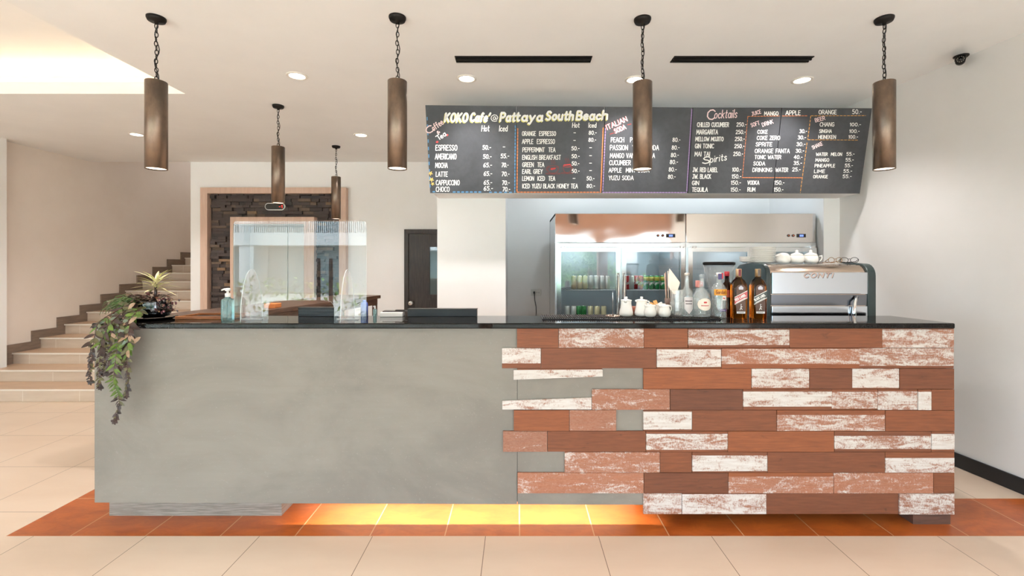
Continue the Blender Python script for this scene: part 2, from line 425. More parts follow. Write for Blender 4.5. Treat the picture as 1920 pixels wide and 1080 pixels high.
g('f', .4, [(.42, .92), (.28, 1), (.18, .86), (.14, 0)], [(0, .6), (.36, .6)])
g('h', .46, [(0, 0), (0, 1)], [(0, .4), (.2, .62), (.42, .55), (.46, 0)])
g('i', .06, [(.03, 0), (.03, .6)], [(.03, .84), (.05, .88)])
g('k', .46, [(0, 0), (0, 1)], [(.42, .62), (0, .25)], [(.14, .36), (.46, 0)])
g('l', .06, [(.03, 1), (.03, 0)])
g('n', .46, [(0, 0), (0, .62)], [(0, .4), (.2, .62), (.42, .55), (.46, 0)])
g('o', .5, o_)
g('p', .5, [(0, .62), (0, -.38)], [(.02 + a[0] * .96, a[1]) for a in o_])
g('r', .36, [(0, 0), (0, .62)], [(0, .38), (.16, .6), (.36, .58)])
g('s', .4, [(.38, .52), (.22, .62), (.04, .52), (.1, .36), (.34, .26), (.38, .08), (.2, 0), (0, .1)])
g('t', .36, [(.16, .95), (.16, .1), (.26, 0), (.36, .06)], [(0, .64), (.36, .64)])
g('u', .48, [(0, .62), (0, .16), (.14, 0), (.34, .04), (.46, .2)], [(.46, .62), (.46, .0)])
g('y', .5, [(0, .62), (.24, .06)], [(.5, .62), (.24, .06), (.08, -.36), (-.06, -.3)])
g("'", .1, [(0, .75), (.12, .98)])
def strokes(txt, gap=.22):
    out, x = [], 0.0
    for ch in txt:
        w_, st = G[ch]
        for pl in st: out.append([(x + a, b) for a, b in pl])
        x += w_ + gap
    return out, max(.05, x - gap)
def ribbon(mb, pl, wd, mp, mi=0, h0=0.0):
    """flat brush stroke along a 2-D polyline; mp maps (u,v,h) to 3-D"""
    n = 0
    for i in range(len(pl) - 1):
        (x0, y0), (x1, y1) = pl[i], pl[i + 1]; dx, dy = x1 - x0, y1 - y0; L = math.hypot(dx, dy)
        if L < 1e-6: continue
        a = math.atan2(dy, dx); r = wd / 2; pts = []
        for k in range(5): pts.append((x1 + r * math.cos(a - PI / 2 + PI * k / 4), y1 + r * math.sin(a - PI / 2 + PI * k / 4)))
        for k in range(5): pts.append((x0 + r * math.cos(a + PI / 2 + PI * k / 4), y0 + r * math.sin(a + PI / 2 + PI * k / 4)))
        hh = h0 + (i % 5) * 2e-5
        mb.add([mp(u, v, hh) for u, v in pts], [tuple(range(10))], mi); n += 1
def write(mb, txt, x, y, wid, hgt, mp, wd, mi=0, rot=0, slant=0, h0=0.0, sy=-1, gap=.22):
    st, W = strokes(txt, gap); ca, sa = math.cos(R(rot)), math.sin(R(rot))
    for pl in st:
        q = []
        for a, b in pl:
            u = a / W * wid + slant * b * hgt; v = b * hgt
            q.append((x + u * ca - v * sa, y + sy * (u * sa + v * ca)))
        ribbon(mb, q, wd, mp, mi, h0)

# ================================================================== SETTING
XL, YF, YB = -7.2, -2.2, 6.5
ZC = 2.9
def xr(y): return 3.18 - .1 * (y - 2.88)
fl = MB()
xs = [-9.0, -2.717, -2.31, 4.2]; ys = [YF, 2.436, 2.83, 4.2, 9.6]
for i in range(3):
    for j in range(4):
        org = (j == 1 and i >= 1) or (i == 1 and j == 2)
        fl.add([(xs[i], ys[j], 0), (xs[i + 1], ys[j], 0), (xs[i + 1], ys[j + 1], 0), (xs[i], ys[j + 1], 0)], [(0, 1, 2, 3)], 1 if org else 0)
struct(fl.build('floor', [m_floor, m_orange], norm=False), 'beige square floor tiles with a terracotta tile band around the bar counter', 'floor')

# ceiling with a lit cove
hx0, hx1, hy0, hy1 = -5.6, -2.83, -1.0, 3.91
c = MB()
for a in ((hx1, 4.2, YF, YB), (XL, hx1, hy1, YB), (XL, hx1, YF, hy0), (XL, hx0, hy0, hy1)): c.box(*a, ZC, ZC + .1)
c.box(hx0 - .5, hx1 + .5, hy0 - .5, hy1 + .5, 3.22, 3.3)
for a in ((hx0 - .5, hx0 - .45, hy0 - .5, hy1 + .5), (hx1 + .45, hx1 + .5, hy0 - .5, hy1 + .5), (hx0 - .5, hx1 + .5, hy0 - .5, hy0 - .45), (hx0 - .5, hx1 + .5, hy1 + .45, hy1 + .5)):
    c.box(*a, ZC + .1, 3.22)
ce = struct(c.build('ceiling', m_ceil), 'off-white plaster ceiling with a recessed lit cove', 'ceiling')
s_ = MB()
for a in ((hx0, hx1, hy1 + .18, hy1 + .22), (hx1 + .18, hx1 + .22, hy0, hy1), (hx0 - .22, hx0 - .18, hy0, hy1), (hx0, hx1, hy0 - .22, hy0 - .18)): s_.box(*a, ZC + .101, ZC + .115)
s_.build('cove_light_strip', m_led, ce)

# right wall, slightly out of square, with black skirting
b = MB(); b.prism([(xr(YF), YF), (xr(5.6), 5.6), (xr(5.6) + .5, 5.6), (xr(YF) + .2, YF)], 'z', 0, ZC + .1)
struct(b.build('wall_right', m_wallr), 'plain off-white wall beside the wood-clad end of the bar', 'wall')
b = MB(); b.prism([(xr(YF) - .014, YF), (xr(4.3) - .014, 4.3), (xr(4.3), 4.3), (xr(YF), YF)], 'z', 0, .1)
struct(b.build('baseboard_right', m_black, bevel=.003), 'black skirting board along the off-white wall', 'skirting board')

# back wall of the lobby, with the lift opening
lx0, lx1, lz = X(447, 6.5), X(577, 6.5), Z(421, 6.5)
bw = MB()
bw.box(-4.63, lx0, YB, YB + .35, 0, 4.2); bw.box(lx1, -.70, YB, YB + .35, 0, 4.2); bw.box(lx0, lx1, YB, YB + .35, lz, 4.2)
bw.box(lx0, lx1, YB + .33, YB + .35, 0, lz)
struct(bw.build('wall_back', m_wall), 'off-white lobby wall holding the lift and the dark door', 'wall')
b = MB(); b.box(-.754, -.11, 4.32, YB + .02, 0, ZC)
struct(b.build('pillar', m_wall), 'white pillar between the dark door and the fridge niche', 'pillar')
b = MB(); b.box(-.11, 3.3, 5.25, 5.4, 0, ZC)
b.box(2.885, 3.3, 4.32, 5.25, 0, ZC)
struct(b.build('wall_niche', m_wall), 'pale niche wall behind the steel fridges', 'wall')
b = MB(); b.prism([(4.035, 2.068), (4.32, 2.068), (4.32, 2.73), (3.895, 2.73)], 'x', -.74, 3.0)
struct(b.build('trim_1', m_ceil), 'plaster bulkhead behind the menu board above the fridges', 'bulkhead')

for x_ in (.6, 1.6, 2.4): add_light('niche_fill_light', 'SPOT', (x_, 4.75, ZC - .03), 26, (.80, .91, 1.0), spot_size=R(150), spot_blend=.8, shadow_soft_size=.06)  # unseen cool fill lamps, added to brighten the fridge niche
# stair hall
b = MB(); b.box(-6.2, -6.03, 5.0, 9.5, 0, 4.2); b.box(-6.2, -4.5, 9.3, 9.5, 0, 4.2); b.box(-4.63, -4.5, YB + .3, 9.5, 0, 4.2)
b.box(-6.2, -4.5, YB, 9.5, 4.2, 4.3); b.box(XL, 0, YB - .02, YB, ZC + .1, 4.3)
struct(b.build('wall_left', m_stairwall), 'beige stairwell wall rising beside the steps', 'wall')
b = MB(); b.box(XL - .2, -5.9, 5.14, 5.3, .132, ZC + .05); b.box(XL - .2, XL, YF, 5.2, 0, ZC + .1)
struct(b.build('wall_lobby', m_wall), 'white wall end at the foot of the stairs', 'wall')
m_skirt = M('taupe_skirting_tile', (140, 122, 108), .5, vary=((122, 106, 94), 8, .3, .7), stretch=(1, 1, 8))
b = MB(); b.box(XL, -5.885, 5.125, 5.14, .131, .23)
struct(b.build('baseboard_left', m_skirt), 'taupe skirting on the white wall end by the stairs', 'skirting board')
b = MB(); b.box(XL, -5.88, 5.13, 5.139, Z(675, 5.13), Z(669, 5.13))
struct(b.build('trim_2', M('navy_stripe', (40, 36, 80), .5)), 'narrow navy stripe on the white wall end', 'stripe')

add_light('stairwell_fill_light', 'AREA', (-5.3, 8.4, 4.15), 7, (.93, .96, 1), shape='RECTANGLE', size=1.0, size_y=.6)  # unseen lamp added to lift the dark stairwell
# ------------------------------------------------------------------ staircase
m_tread = M('stair_tread_tile', (206, 176, 148), .4, vary=((196, 164, 136), 5, .3, .7), stretch=(.6, 4, 1))
def mat_riser():
    t = NT('stair_riser_tile'); f, rnd = tile_mask(t, .08, 50.0, .6, 100.0, .005)
    a = t.noise(t.mapping(t.co(), (.6, 1, 4)), 4, 5, .6)
    col = t.mix(t.ramp(a, .3, .7), rgba((222, 206, 190)), rgba((212, 194, 176)))
    t.set(col=t.mix(f, t.mix(t.math('MULTIPLY', rnd, .25), col, rgba((204, 188, 172))), rgba((236, 226, 214))), rough=.4); return t.m
m_riser = mat_riser()
m_nose = M('stair_nosing', (240, 232, 222), .35)
RS, TR, Y1 = .131, .315, 4.84
st = thing('staircase', 'tiled staircase climbing beside the beige wall with stepped taupe skirting', 'stairs', (-5.3, Y1, 0))
lx, ly = -5.3, Y1
for i in range(1, 15):
    y0 = Y1 + (i - 1) * TR
    xl_ = -7.1 if i == 1 else -6.02
    xr_ = -3.9 if i <= 5 else (-4.56 if i == 6 else -4.635)
    b = MB(); b.box(xl_ - lx, xr_ - lx, y0 - ly, y0 + TR + .01 - ly, (i - 1) * RS, i * RS - .012, 0)
    b.box(xl_ - lx, xr_ - lx, y0 - .012 - ly, y0 + TR + .01 - ly, i * RS - .012, i * RS, 1)
    so = b.build('step', [m_riser, m_tread], st, bevel=.001)
    b = MB(); b.box(xl_ - lx, xr_ - lx, y0 - .016 - ly, y0 - .006 - ly, i * RS - .016, i * RS + .001); b.build('nosing', m_nose, so)
sk = MB(); top, bot = [], []
for i in range(2, 15):
    y0 = Y1 + (i - 1) * TR - ly
    # vertical then horizontal leg of the stepped skirting
    sk.box(-6.03 - lx, -6.012 - lx, y0 - .1, y0, (i - 1) * RS + (.1 if i > 2 else 0), i * RS + .1)
    sk.box(-6.03 - lx, -6.012 - lx, y0, y0 + TR - (.1 if i < 14 else 0), i * RS, i * RS + .1); sk.box(-6.03 - lx, -6.012 - lx, y0 + TR - .1, y0 + TR, i * RS, i * RS + .1)
sk.build('skirting', m_skirt, st)

# ------------------------------------------------------------------ feature wall and lift
fx0, fx1, fz = X(378, 6.44), X(650, 6.44), Z(352, 6.44)
fw = thing('slate_feature_panel', 'dark split-slate wall panel framed in pale wood around the lift', 'wall panel', ((fx0 + fx1) / 2, YB, 0))
ox = (fx0 + fx1) / 2
BW = .098
fr = MB(); fr.prism([(fx0 - ox, 0), (fx0 - ox, fz), (fx1 - ox, fz), (fx1 - ox, 0), (fx1 - BW - ox, 0), (fx1 - BW - ox, fz - BW * .85), (fx0 + BW - ox, fz - BW * .85), (fx0 + BW - ox, 0)], 'y', -.09, 0)
fr.build('frame', m_palewood, fw, bevel=.002)
sl = MB(); rh = .041; zz = .02; ex0, ex1 = X(433, 6.4), X(590, 6.4); ez = Z(407, 6.4)
while zz < fz - BW * .85 - .005:
    h = min(rh * random.uniform(.85, 1.2), fz - BW * .85 - zz)
    if zz < ez < zz + h + .008: h = ez - zz if ez - zz > .012 else h
    xx = fx0 + BW + .018
    while xx < fx1 - BW - .01:
        wv = min(random.uniform(.06, .15) * random.choice((1, 1, 1.4, 2)), fx1 - BW - xx)
        segs = [(xx, xx + wv)]
        if zz < ez - .001:
            segs = [(a, b_) for a, b_ in ((xx, min(xx + wv, ex0)), (max(xx, ex1), xx + wv)) if b_ - a > .004]
        for a, b_ in segs:
            dp = random.choice([.006, .012, .02, .03, .042, .06])
            k = random.random()
            base = lin((84, 72, 68)) if k < .62 else (lin((66, 58, 57)) if k < .86 else (lin((112, 94, 80)) if k < .95 else lin((140, 112, 84))))
            sl.box(a - ox + .001, b_ - ox - .001, -dp, -.0008, zz + .001, zz + h - .001, 0, (*base, 1))
        xx += wv
    zz += h
bk = MB(); bk.box(fx0 + BW - ox, ex0 - ox, -.0006, 0, 0, fz - BW * .85); bk.box(ex1 - ox, fx1 - BW - ox, -.0006, 0, 0, fz - BW * .85); bk.box(ex0 - ox, ex1 - ox, -.0006, 0, ez, fz - BW * .85); bk.build('backing', m_gapdark, fw)  # near-black sheet paints the shade in the recess edge behind the stones
sl.build('slate_cladding', m_slate, fw)
lf = thing('lift', 'passenger lift with pale metal doors in a light wood surround', 'lift', ((lx0 + lx1) / 2, YB, 0))
o2 = (lx0 + lx1) / 2
fr = MB(); fr.prism([(ex0 - o2, 0), (ex0 - o2, ez), (ex1 - o2, ez), (ex1 - o2, 0), (lx1 - o2, 0), (lx1 - o2, lz), (lx0 - o2, lz), (lx0 - o2, 0)], 'y', -.12, -.001)
fr.build('surround', m_palewood, lf, bevel=.002)
m_liftd = M('lift_door_steel', (204, 199, 191), .42, .2)
rv = MB(); rv.box(lx0 - o2, lx0 - o2 + .008, -.1, .3, 0, lz - .002); rv.box(lx1 - o2 - .008, lx1 - o2, -.1, .3, 0, lz - .002); rv.box(lx0 - o2, lx1 - o2, -.1, .3, lz - .01, lz - .002)
rv.build('door_jamb', m_liftd, lf)
sx = X(541, 6.78) - o2
for a, b_ in ((lx0 - o2 + .01, sx - .003), (sx + .003, lx1 - o2 - .01)):
    b = MB(); b.box(a, b_, .26, .30, .01, lz - .012); b.build('door_leaf', m_liftd, lf, bevel=.003)
b = MB(); b.box(lx0 - o2 + .008, lx1 - o2 - .008, .302, .32, 0, lz - .01); b.build('shaft_gap', m_gapdark, lf)
# floor indicator above the lift
ix, iz = X(516, 6.43), Z(387.5, 6.43)
ind = thing('floor_indicator', 'oval lift floor display with red figures and a pale rim', 'display', (ix, 6.45, iz - .05))
b = MB(); b.prism([(x_, z_ + .05) for x_, z_ in rrect(-.14, .14, -.05, .05, .048, 8)], 'y', -.03, 0); b.build('rim', M('indicator_rim', (235, 235, 232), .3), ind, bevel=.002)
b = MB(); b.prism([(x_, z_ + .05) for x_, z_ in rrect(-.13, .13, -.04, .04, .039, 8)], 'y', -.034, -.028); b.build('screen', M('indicator_screen', (24, 24, 26), .15), ind)
b = MB(); write(b, '1', .095, .03, .012, .04, lambda u, v, h: (u, -.0345 - h, v), .008, sy=1); write(b, '-', .06, .03, .02, .04, lambda u, v, h: (u, -.0345 - h, v), .006, sy=1)
b.build('figures', emit('red_figures', (220, 40, 30), 1.5), ind)

# ------------------------------------------------------------------ dark door
dx0, dx1, dz = X(758, 6.46), -.69, Z(430, 6.46)
od = dx0
d1 = thing('door_1', 'dark brown wooden door with a narrow glass light, half hidden by the pillar', 'door', (dx0, YB, 0)); d1['kind'] = 'structure'
b = MB(); b.prism([(0, 0), (0, dz), (dx1 - od, dz), (dx1 - od, 0), (dx1 - od - .06, 0), (dx1 - od - .06, dz - .06), (.06, dz - .06), (.06, 0)], 'y', -.05, -.001); b.build('door_frame', m_darkwood, d1, bevel=.003)
gx0, gx1, gz0, gz1 = X(806, 6.48) - od, dx1 - od - .16, Z(552, 6.48), Z(463, 6.48)
b = MB(); b.box(.062, gx0, -.03, -.002, 0, dz - .062); b.box(gx1, dx1 - od - .062, -.03, -.002, 0, dz - .062); b.box(gx0, gx1, -.03, -.002, 0, gz0); b.box(gx0, gx1, -.03, -.002, gz1, dz - .062)
b.build('door_leaf', m_darkwood, d1, bevel=.002)
b = MB(); b.prism([(gx0 - .05, gz0 - .05), (gx0 - .05, gz1 + .05), (gx1 + .05, gz1 + .05), (gx1 + .05, gz0 - .05), (gx0, gz0 - .05), (gx0, gz0), (gx1, gz0), (gx1, gz1), (gx0, gz1), (gx0, gz0 - .05)], 'y', -.042, -.03)
b.build('glazing_bead', m_darkwood, d1)
b = MB(); b.box(gx0, gx1, -.02, -.014, gz0, gz1); b.build('door_glass', M('dim_glass', (96, 108, 108), .03, .0, spec=1.0, coat=1.0), d1)
kx, kz = X(771, 6.45) - od, Z(568, 6.45)
b = MB(); b.lathe([(0.03, 0), (.03, .008), (.012, .012), (.012, .035), (.03, .045), (.036, .06), (.028, .075), (0, .08)], 20)
k = b.build('door_knob', m_chrome, d1); k.rotation_euler = (R(90), 0, 0); k.location = (kx, -.03, kz)

# ------------------------------------------------------------------ front of the room (behind the camera) and the street
b = MB(); b.box(XL, 4.4, YF, YF + .2, 2.16, ZC + .1); b.box(XL - .2, XL + .1, YF, YF + .2, 0, 2.16); b.box(3.65, 4.4, YF, YF + .2, 0, 2.16)
for x_ in (-.6, 1.9): b.box(x_, x_ + .22, YF, YF + .2, 0, 2.16)
struct(b.build('wall_front', m_front), 'salmon lintel and posts of the glazed shop front', 'wall')
wf = thing('window_1', 'full-height shop-front glazing facing the bar', 'window', (1.5, YF + .1, 0)); wf['kind'] = 'structure'
b = MB()
for a, b_ in ((-.98, .38), (.64, 2.13)): b.box(a - .9, b_ - .9, -.004, .004, .03, 2.15)
b.box(-6.95, -4.3, -.004, .004, .03, 2.15)
wf.location = (.9, YF + .1, 0)
b.build('window_pane', m_glass, wf)
gd = thing('door_2', 'double glass entrance door with long black bar handles', 'door', (-3.1, YF + .1, 0)); gd['kind'] = 'structure'
for a, b_ in ((-1.35, -.01), (.01, 1.35)):
    q = MB(); q.box(a, b_, -.005, .005, .02, 2.15); q.build('glass_leaf', m_glass, gd)
for x_ in (-.13, .07):
    for yy in (-.07, .06):
        q = MB(); q.tube([(x_ + (yy * .6), yy, .78), (x_ + (yy * .6), yy, 1.55)], .022, 10); q.tube([(x_, 0, 1.4), (x_ + yy * .6, yy, 1.4)], .012, 8); q.tube([(x_, 0, .9), (x_ + yy * .6, yy, .9)], .012, 8); q.build('bar_handle', m_black, gd)
b = MB(); b.box(-30, 25, -40, YF, -.06, -.02)
struct(b.build('ground', M('pale_paving', (205, 200, 190), .8, vary=((190, 184, 172), 2, .3, .7))), 'pale paved forecourt outside the shop front', 'ground')
bl = thing('apartment_building', 'white apartment block with railed balconies across the forecourt', 'building', (0, -17, 0))
m_bw = M('building_white', (190, 192, 190), .8)
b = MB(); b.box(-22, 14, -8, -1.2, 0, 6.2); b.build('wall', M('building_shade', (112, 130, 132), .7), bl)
b = MB(); b.box(-22, 14, -1.2, .2, 2.4, 3.0); b.build('balcony_slab', m_bw, bl)
b = MB(); b.box(-22, 14, -1.4, .4, 5.6, 6.3); b.build('roof', m_bw, bl)
for i, x_ in enumerate((-20, -13.5, -7, -.5, 6, 12.5)):
    b = MB(); b.box(x_, x_ + .7, -1.2, .1, 0, 5.6); b.build('column', m_bw, bl)
b = MB(); b.box(-22, 14, .1, .16, 3.95, 4.02)
x_ = -22
while x_ < 14: b.box(x_, x_ + .03, .115, .145, 3.0, 3.95); x_ += .1
b.build('railing', M('railing_white', (240, 240, 238), .4), bl)
m_leafs = [M('hedge_leaf_%s' % n, c_, .5) for n, c_ in (('deep', (62, 98, 44)), ('mid', (98, 140, 62)), ('pale', (150, 176, 100)))]
hd = MB()
for x0, x1, y_ in ((-9.5, -1.2, -4.6), (-.9, 4.5, -6.2)):
    for i in range(1500):
        p = (random.uniform(x0, x1), y_ + random.gauss(0, .28), random.uniform(.05, 1.15))
        hd.leaf(p, (random.gauss(0, 1), random.gauss(.3, 1), random.gauss(.2, 1)), (0, 0, 1), .12, .07, random.choice((0, 1, 1, 2)), n=2)
tag(hd.build('hedge', m_leafs, norm=False), 'green clipped hedge outside the glass entrance', 'hedge', kind='stuff')

hd = MB()
for cx, cz in ((1.7, 1.2), (2.5, 1.5), (3.2, 1.1), (-2.2, 1.4)):
    for i in range(420):
        q = Vector((random.gauss(0, 1), random.gauss(0, 1), random.gauss(0, 1))).normalized() * random.uniform(.2, .62)
        hd.leaf((cx + q.x, -8.3 + q.y, cz + q.z * 1.2), (random.gauss(0, 1), random.gauss(.3, 1), random.gauss(.2, 1)), (0, 0, 1), .16, .08, random.choice((0, 1, 2)), n=2)
tag(hd.build('shrub', m_leafs, norm=False), 'leafy shrubs growing outside the shop-front glazing', 'shrub', kind='stuff')

# ================================================================== CEILING FITTINGS
def make_pendant(label):
    t = thing('pendant_lamp', label, 'pendant lamp', (0, 0, 0), 0, 'bronze tube pendant lamps')
    H = ZC - 2.522
    b = MB(); b.lathe([(0, ZC), (.05, ZC), (.05, ZC - .008), (.044, ZC - .022), (.012, ZC - .026), (.008, ZC - .04), (0, ZC - .04)], 24); b.build('canopy', m_dark, t)
    b = MB(); n = 13; L = (H - .04) / n
    for i in range(n):
        zc = 2.525 + (i + .5) * L; lp = []
        for k in range(12):
            a = 2 * PI * k / 12; u, v = .0085 * math.cos(a), (L * .62) * math.sin(a)
            q = i * PI / 2 + .35; lp.append((u * math.cos(q) + .002 * math.sin(i * 1.3), u * math.sin(q), zc + v))
        b.tube(lp, .0024, 6, closed=True)
    b.build('chain', m_dark, t)
    b = MB(); b.tube([(.008 * math.sin(i * .9) + .004, .008 * math.cos(i * .7), 2.515 + i * (H - .02) / 16) for i in range(17)], .0028, 6); b.build('cord', m_black, t)
    b = MB(); b.lathe([(0, 2.516), (.05, 2.516), (.054, 2.522), (.056, 2.520), (.056, 2.006), (.053, 2.006), (.053, 2.50), (0, 2.50)], 40); b.build('shade', m_bronze, t)
    b = MB(); b.lathe([(0, 2.012), (.0525, 2.012), (.0525, 2.016), (0, 2.016)], 32); b.build('diffuser', m_lampin, t)
    return t
PEND = [(-2.13, 2.706, 'bronze tube pendant hanging above the trailing plant at the bar'), (-.706, 2.70, 'bronze tube pendant hanging over the grey counter front, left of the menu board'),
        (.742, 2.72, 'bronze tube pendant hanging in front of the menu board'), (2.171, 2.715, 'bronze tube pendant hanging beside the right wall, nearest the security camera'),
        (-2.19, 4.2, 'mid-distance bronze pendant overlapping the lift floor display'), (-2.225, 5.63, 'smallest, farthest bronze pendant over the acrylic screen')]
pend = make_pendant(PEND[0][2]); pend.location = (PEND[0][0], PEND[0][1], 0)
for x_, y_, lb in PEND[1:]: dup(pend, (x_, y_, 0), label=lb)
for x_, y_, lb in PEND: add_light('pendant_bulb', 'SPOT', (x_, y_, 2.0), PEND_E, WARM, spot_size=R(110), spot_blend=.9, shadow_soft_size=.05)

def make_downlight(label):
    t = thing('downlight', label, 'ceiling light', (0, 0, ZC), 0, 'recessed ceiling downlights')
    b = MB(); b.lathe([(.078, 0), (.078, -.004), (.06, -.007), (.056, 0)], 32, closed=True); b.build('trim_ring', M('downlight_trim', (236, 230, 222), .4), t)
    b = MB(); b.lathe([(0, -.002), (.057, -.002), (.057, -.001), (0, -.001)], 28); b.build('lens', m_lens, t)
    return t
DL = [(557, 142, 'lit downlight between the cove and the second pendant lamp'), (875, 147, 'lit downlight under the linear air slot, left of the board centre'),
      (1190, 149, 'lit downlight behind the pendant in front of the board'), (1504, 150, 'lit downlight between the second air slot and the wall pendant'),
      (256, 252, 'small far downlight above the staircase'), (677, 253, 'small far downlight above the lobby wall')]
dl = None
for px, py, lb in DL:
    d = F * (ZC - HC) / (CY - py); p = (X(px, d), d, ZC)
    if dl is None: dl = make_downlight(lb); dl.location = p
    else: dup(dl, p, label=lb)
    add_light('downlight_bulb', 'SPOT', (p[0], p[1], ZC - .03), DOWN_W, WARM, spot_size=R(120), spot_blend=.8, shadow_soft_size=.05)
def air_slot(px0, px1, label):
    x0, x1 = X(px0, 3.22), X(px1, 3.22); t = thing('air_slot', label, 'air vent', ((x0 + x1) / 2, 3.25, ZC), 0, 'linear air slots in the ceiling'); h = (x1 - x0) / 2
    b = MB(); b.box(-h, h, -.045, .045, -.002, .0); b.build('backing', m_gapdark, t)
    b = MB(); b.prism([(-h, -.048), (h, -.048), (h, .048), (-h, .048), (-h, -.048), (-h + .006, -.04), (-h + .006, .04), (h - .006, .04), (h - .006, -.04), (-h + .006, -.04)], 'z', -.006, 0); b.build('frame', m_dark, t)
    for yy in (-.02, .012): 
        b = MB(); b.box(-h + .004, h - .004, yy - .006, yy + .006, -.018, -.002); b.build('slat', m_dark, t)
    return t
air_slot(853, 1110, 'black linear air slot above the board, left of the two')
air_slot(1263, 1524, 'black linear air slot above the board, right of the two')

# security camera
cp = P(1801, 107, 3.2)
t = thing('security_camera', 'dark bullet security camera on the ceiling by the right wall', 'security camera', (X(1802, 3.2), 3.2, ZC))
b = MB(); b.lathe([(0, 0), (.043, 0), (.043, -.006), (.032, -.016), (.018, -.02), (.016, -.034), (0, -.038)], 24); b.build('mount', m_dark, t)
A, B = Vector((-.012, -.005, -.05)), Vector((-.115, -.115, -.075))
b = MB(); b.tube([(0, 0, -.03), (-.004, 0, -.042), A], [.011, .012, .013], 10); b.build('arm', m_dark, t)
dv = (B - A).normalized()
b = MB(); b.tube([A - dv * .006, A, A + dv * .03, A + dv * .05, B], [.010, .016, .022, .026, .027], 20); bo = b.build('body', m_dark, t)
sd = dv.cross(Vector((0, 0, 1))).normalized(); up = sd.cross(dv)
b = MB(); vs, fs = [], []
for i in range(9):
    a = R(20 + 140 * i / 8)
    for q, r_ in ((A + dv * .03, .031), (B + dv * .022, .031), (B + dv * .022, .0285), (A + dv * .03, .0285)): vs.append(q + sd * math.cos(a) * r_ + up * math.sin(a) * r_)
for i in range(8):
    for j in range(4): fs.append((i * 4 + j, i * 4 + (j + 1) % 4, i * 4 + 4 + (j + 1) % 4, i * 4 + 4 + j))
fs += [(0, 1, 2, 3), (32, 33, 34, 35)]
b.add(vs, fs); b.build('sunshade', m_dark, t)
b = MB(); b.tube([B, B + dv * .002], .024, 18); b.tube([B + dv * .002, B + dv * .004], .011, 14, 1)
for i in range(10):
    a = 2 * PI * i / 10; q = B + (sd * math.cos(a) + up * math.sin(a)) * .0175; b.tube([q, q + dv * .0035], .0026, 6, 2)
b.build('lens', [m_black, m_blackg, M('ir_led', (170, 165, 150), .3)], t)

# ================================================================== MENU BOARD
def bpt(px, py, h=0.0):
    # board plane leans forward: top edge y=3.85, bottom edge y=4.0
    p0 = Vector((0, 3.85, 2.77)); n = Vector((0, -(2.77 - 2.068), -(4.0 - 3.85))).normalized()
    o = Vector((0, 0, HC)); dr = Vector(((px - CX) / F, 1, -(py - CY) / F))
    tt = (p0 - o).dot(n) / dr.dot(n); return o + dr * tt + n * (h + .0012)
mbd = thing('menu_board', 'long black chalkboard drinks menu leaning out above the fridges', 'menu board', (1.1, 4.0, 2.068))
MO = Vector((1.1, 4.0, 2.068))
def bl_(px, py, h=0.0): return bpt(px, py, h) - MO
tops = [(797.5, 197), (968.5, 199), (1134.5, 200), (1299, 201.5), (1466, 202), (1635, 203)]
bots = [(806.5, 362), (967, 362), (1128, 362.3), (1289.5, 362.5), (1449, 362.7), (1612, 363)]
panels = []
for i in range(5):
    gp = .7
    q = [(tops[i][0] + (gp if i else 0), tops[i][1]), (tops[i + 1][0] - (gp if i < 4 else 0), tops[i + 1][1]), (bots[i + 1][0] - (gp if i < 4 else 0), bots[i + 1][1]), (bots[i][0] + (gp if i else 0), bots[i][1])]
    fr_ = [bl_(*p) - Vector((0, -.0012, 0)) for p in q]; bk = [v + Vector((0, .018, .004)) for v in fr_]
    b = MB(); b.add(fr_ + bk, [(0, 1, 2, 3), (7, 6, 5, 4), (0, 4, 5, 1), (1, 5, 6, 2), (2, 6, 7, 3), (3, 7, 4, 0)])
    panels.append(b.build('panel', m_board, mbd))
WH, YE, PK, RD, DR, OR, GO, BU, PU, FL = range(10)
LM = [m_chalk, m_yel, m_pink, m_red, m_redd, m_org, m_gold, m_blu, m_pur, m_flow]
let = [MB() for _ in range(5)]; brd = [MB() for _ in range(5)]
def T(i, s, x0, x1, y, h, mi=WH, wd=1.35, rot=0, sl=0.03, **kw): write(let[i], s, x0, y, (x1 - x0) / (math.cos(R(rot)) if rot else 1), h, bl_, wd, mi, rot, sl, **kw)
def price(i, rows, h=7.2, wd=1.2):
    for s, x0, x1, y in rows: T(i, s, x0, x1, y, h, WH, wd, sl=.08)
# title
for col_, ox_, oy_, hh, wd in ((YE, -1.4, 1.7, 0.0, 3.2), (WH, 0, 0, .0003, 3.7)):
    for pi, seg_, x0, x1, y, h in ((0, "KOKO", 834, 876, 228, 15.5), (0, "Cafe'", 882, 917, 227.5, 15.5), (0, 'Pat', 938, 965, 227, 15.5), (1, 'taya', 967, 1016, 226.5, 15.5), (1, 'South', 1024, 1074, 224.5, 15.5), (1, 'Beac', 1081, 1125, 224, 15.5), (2, 'h', 1129, 1138, 223.5, 16)):
        write(let[pi], seg_, x0 + ox_, y + oy_, x1 - x0, h, bl_, wd, col_, 0, .16, h0=hh, gap=.28)
write(let[0], '@', 920, 227.5, 14, 12.5, bl_, 1.4, WH)
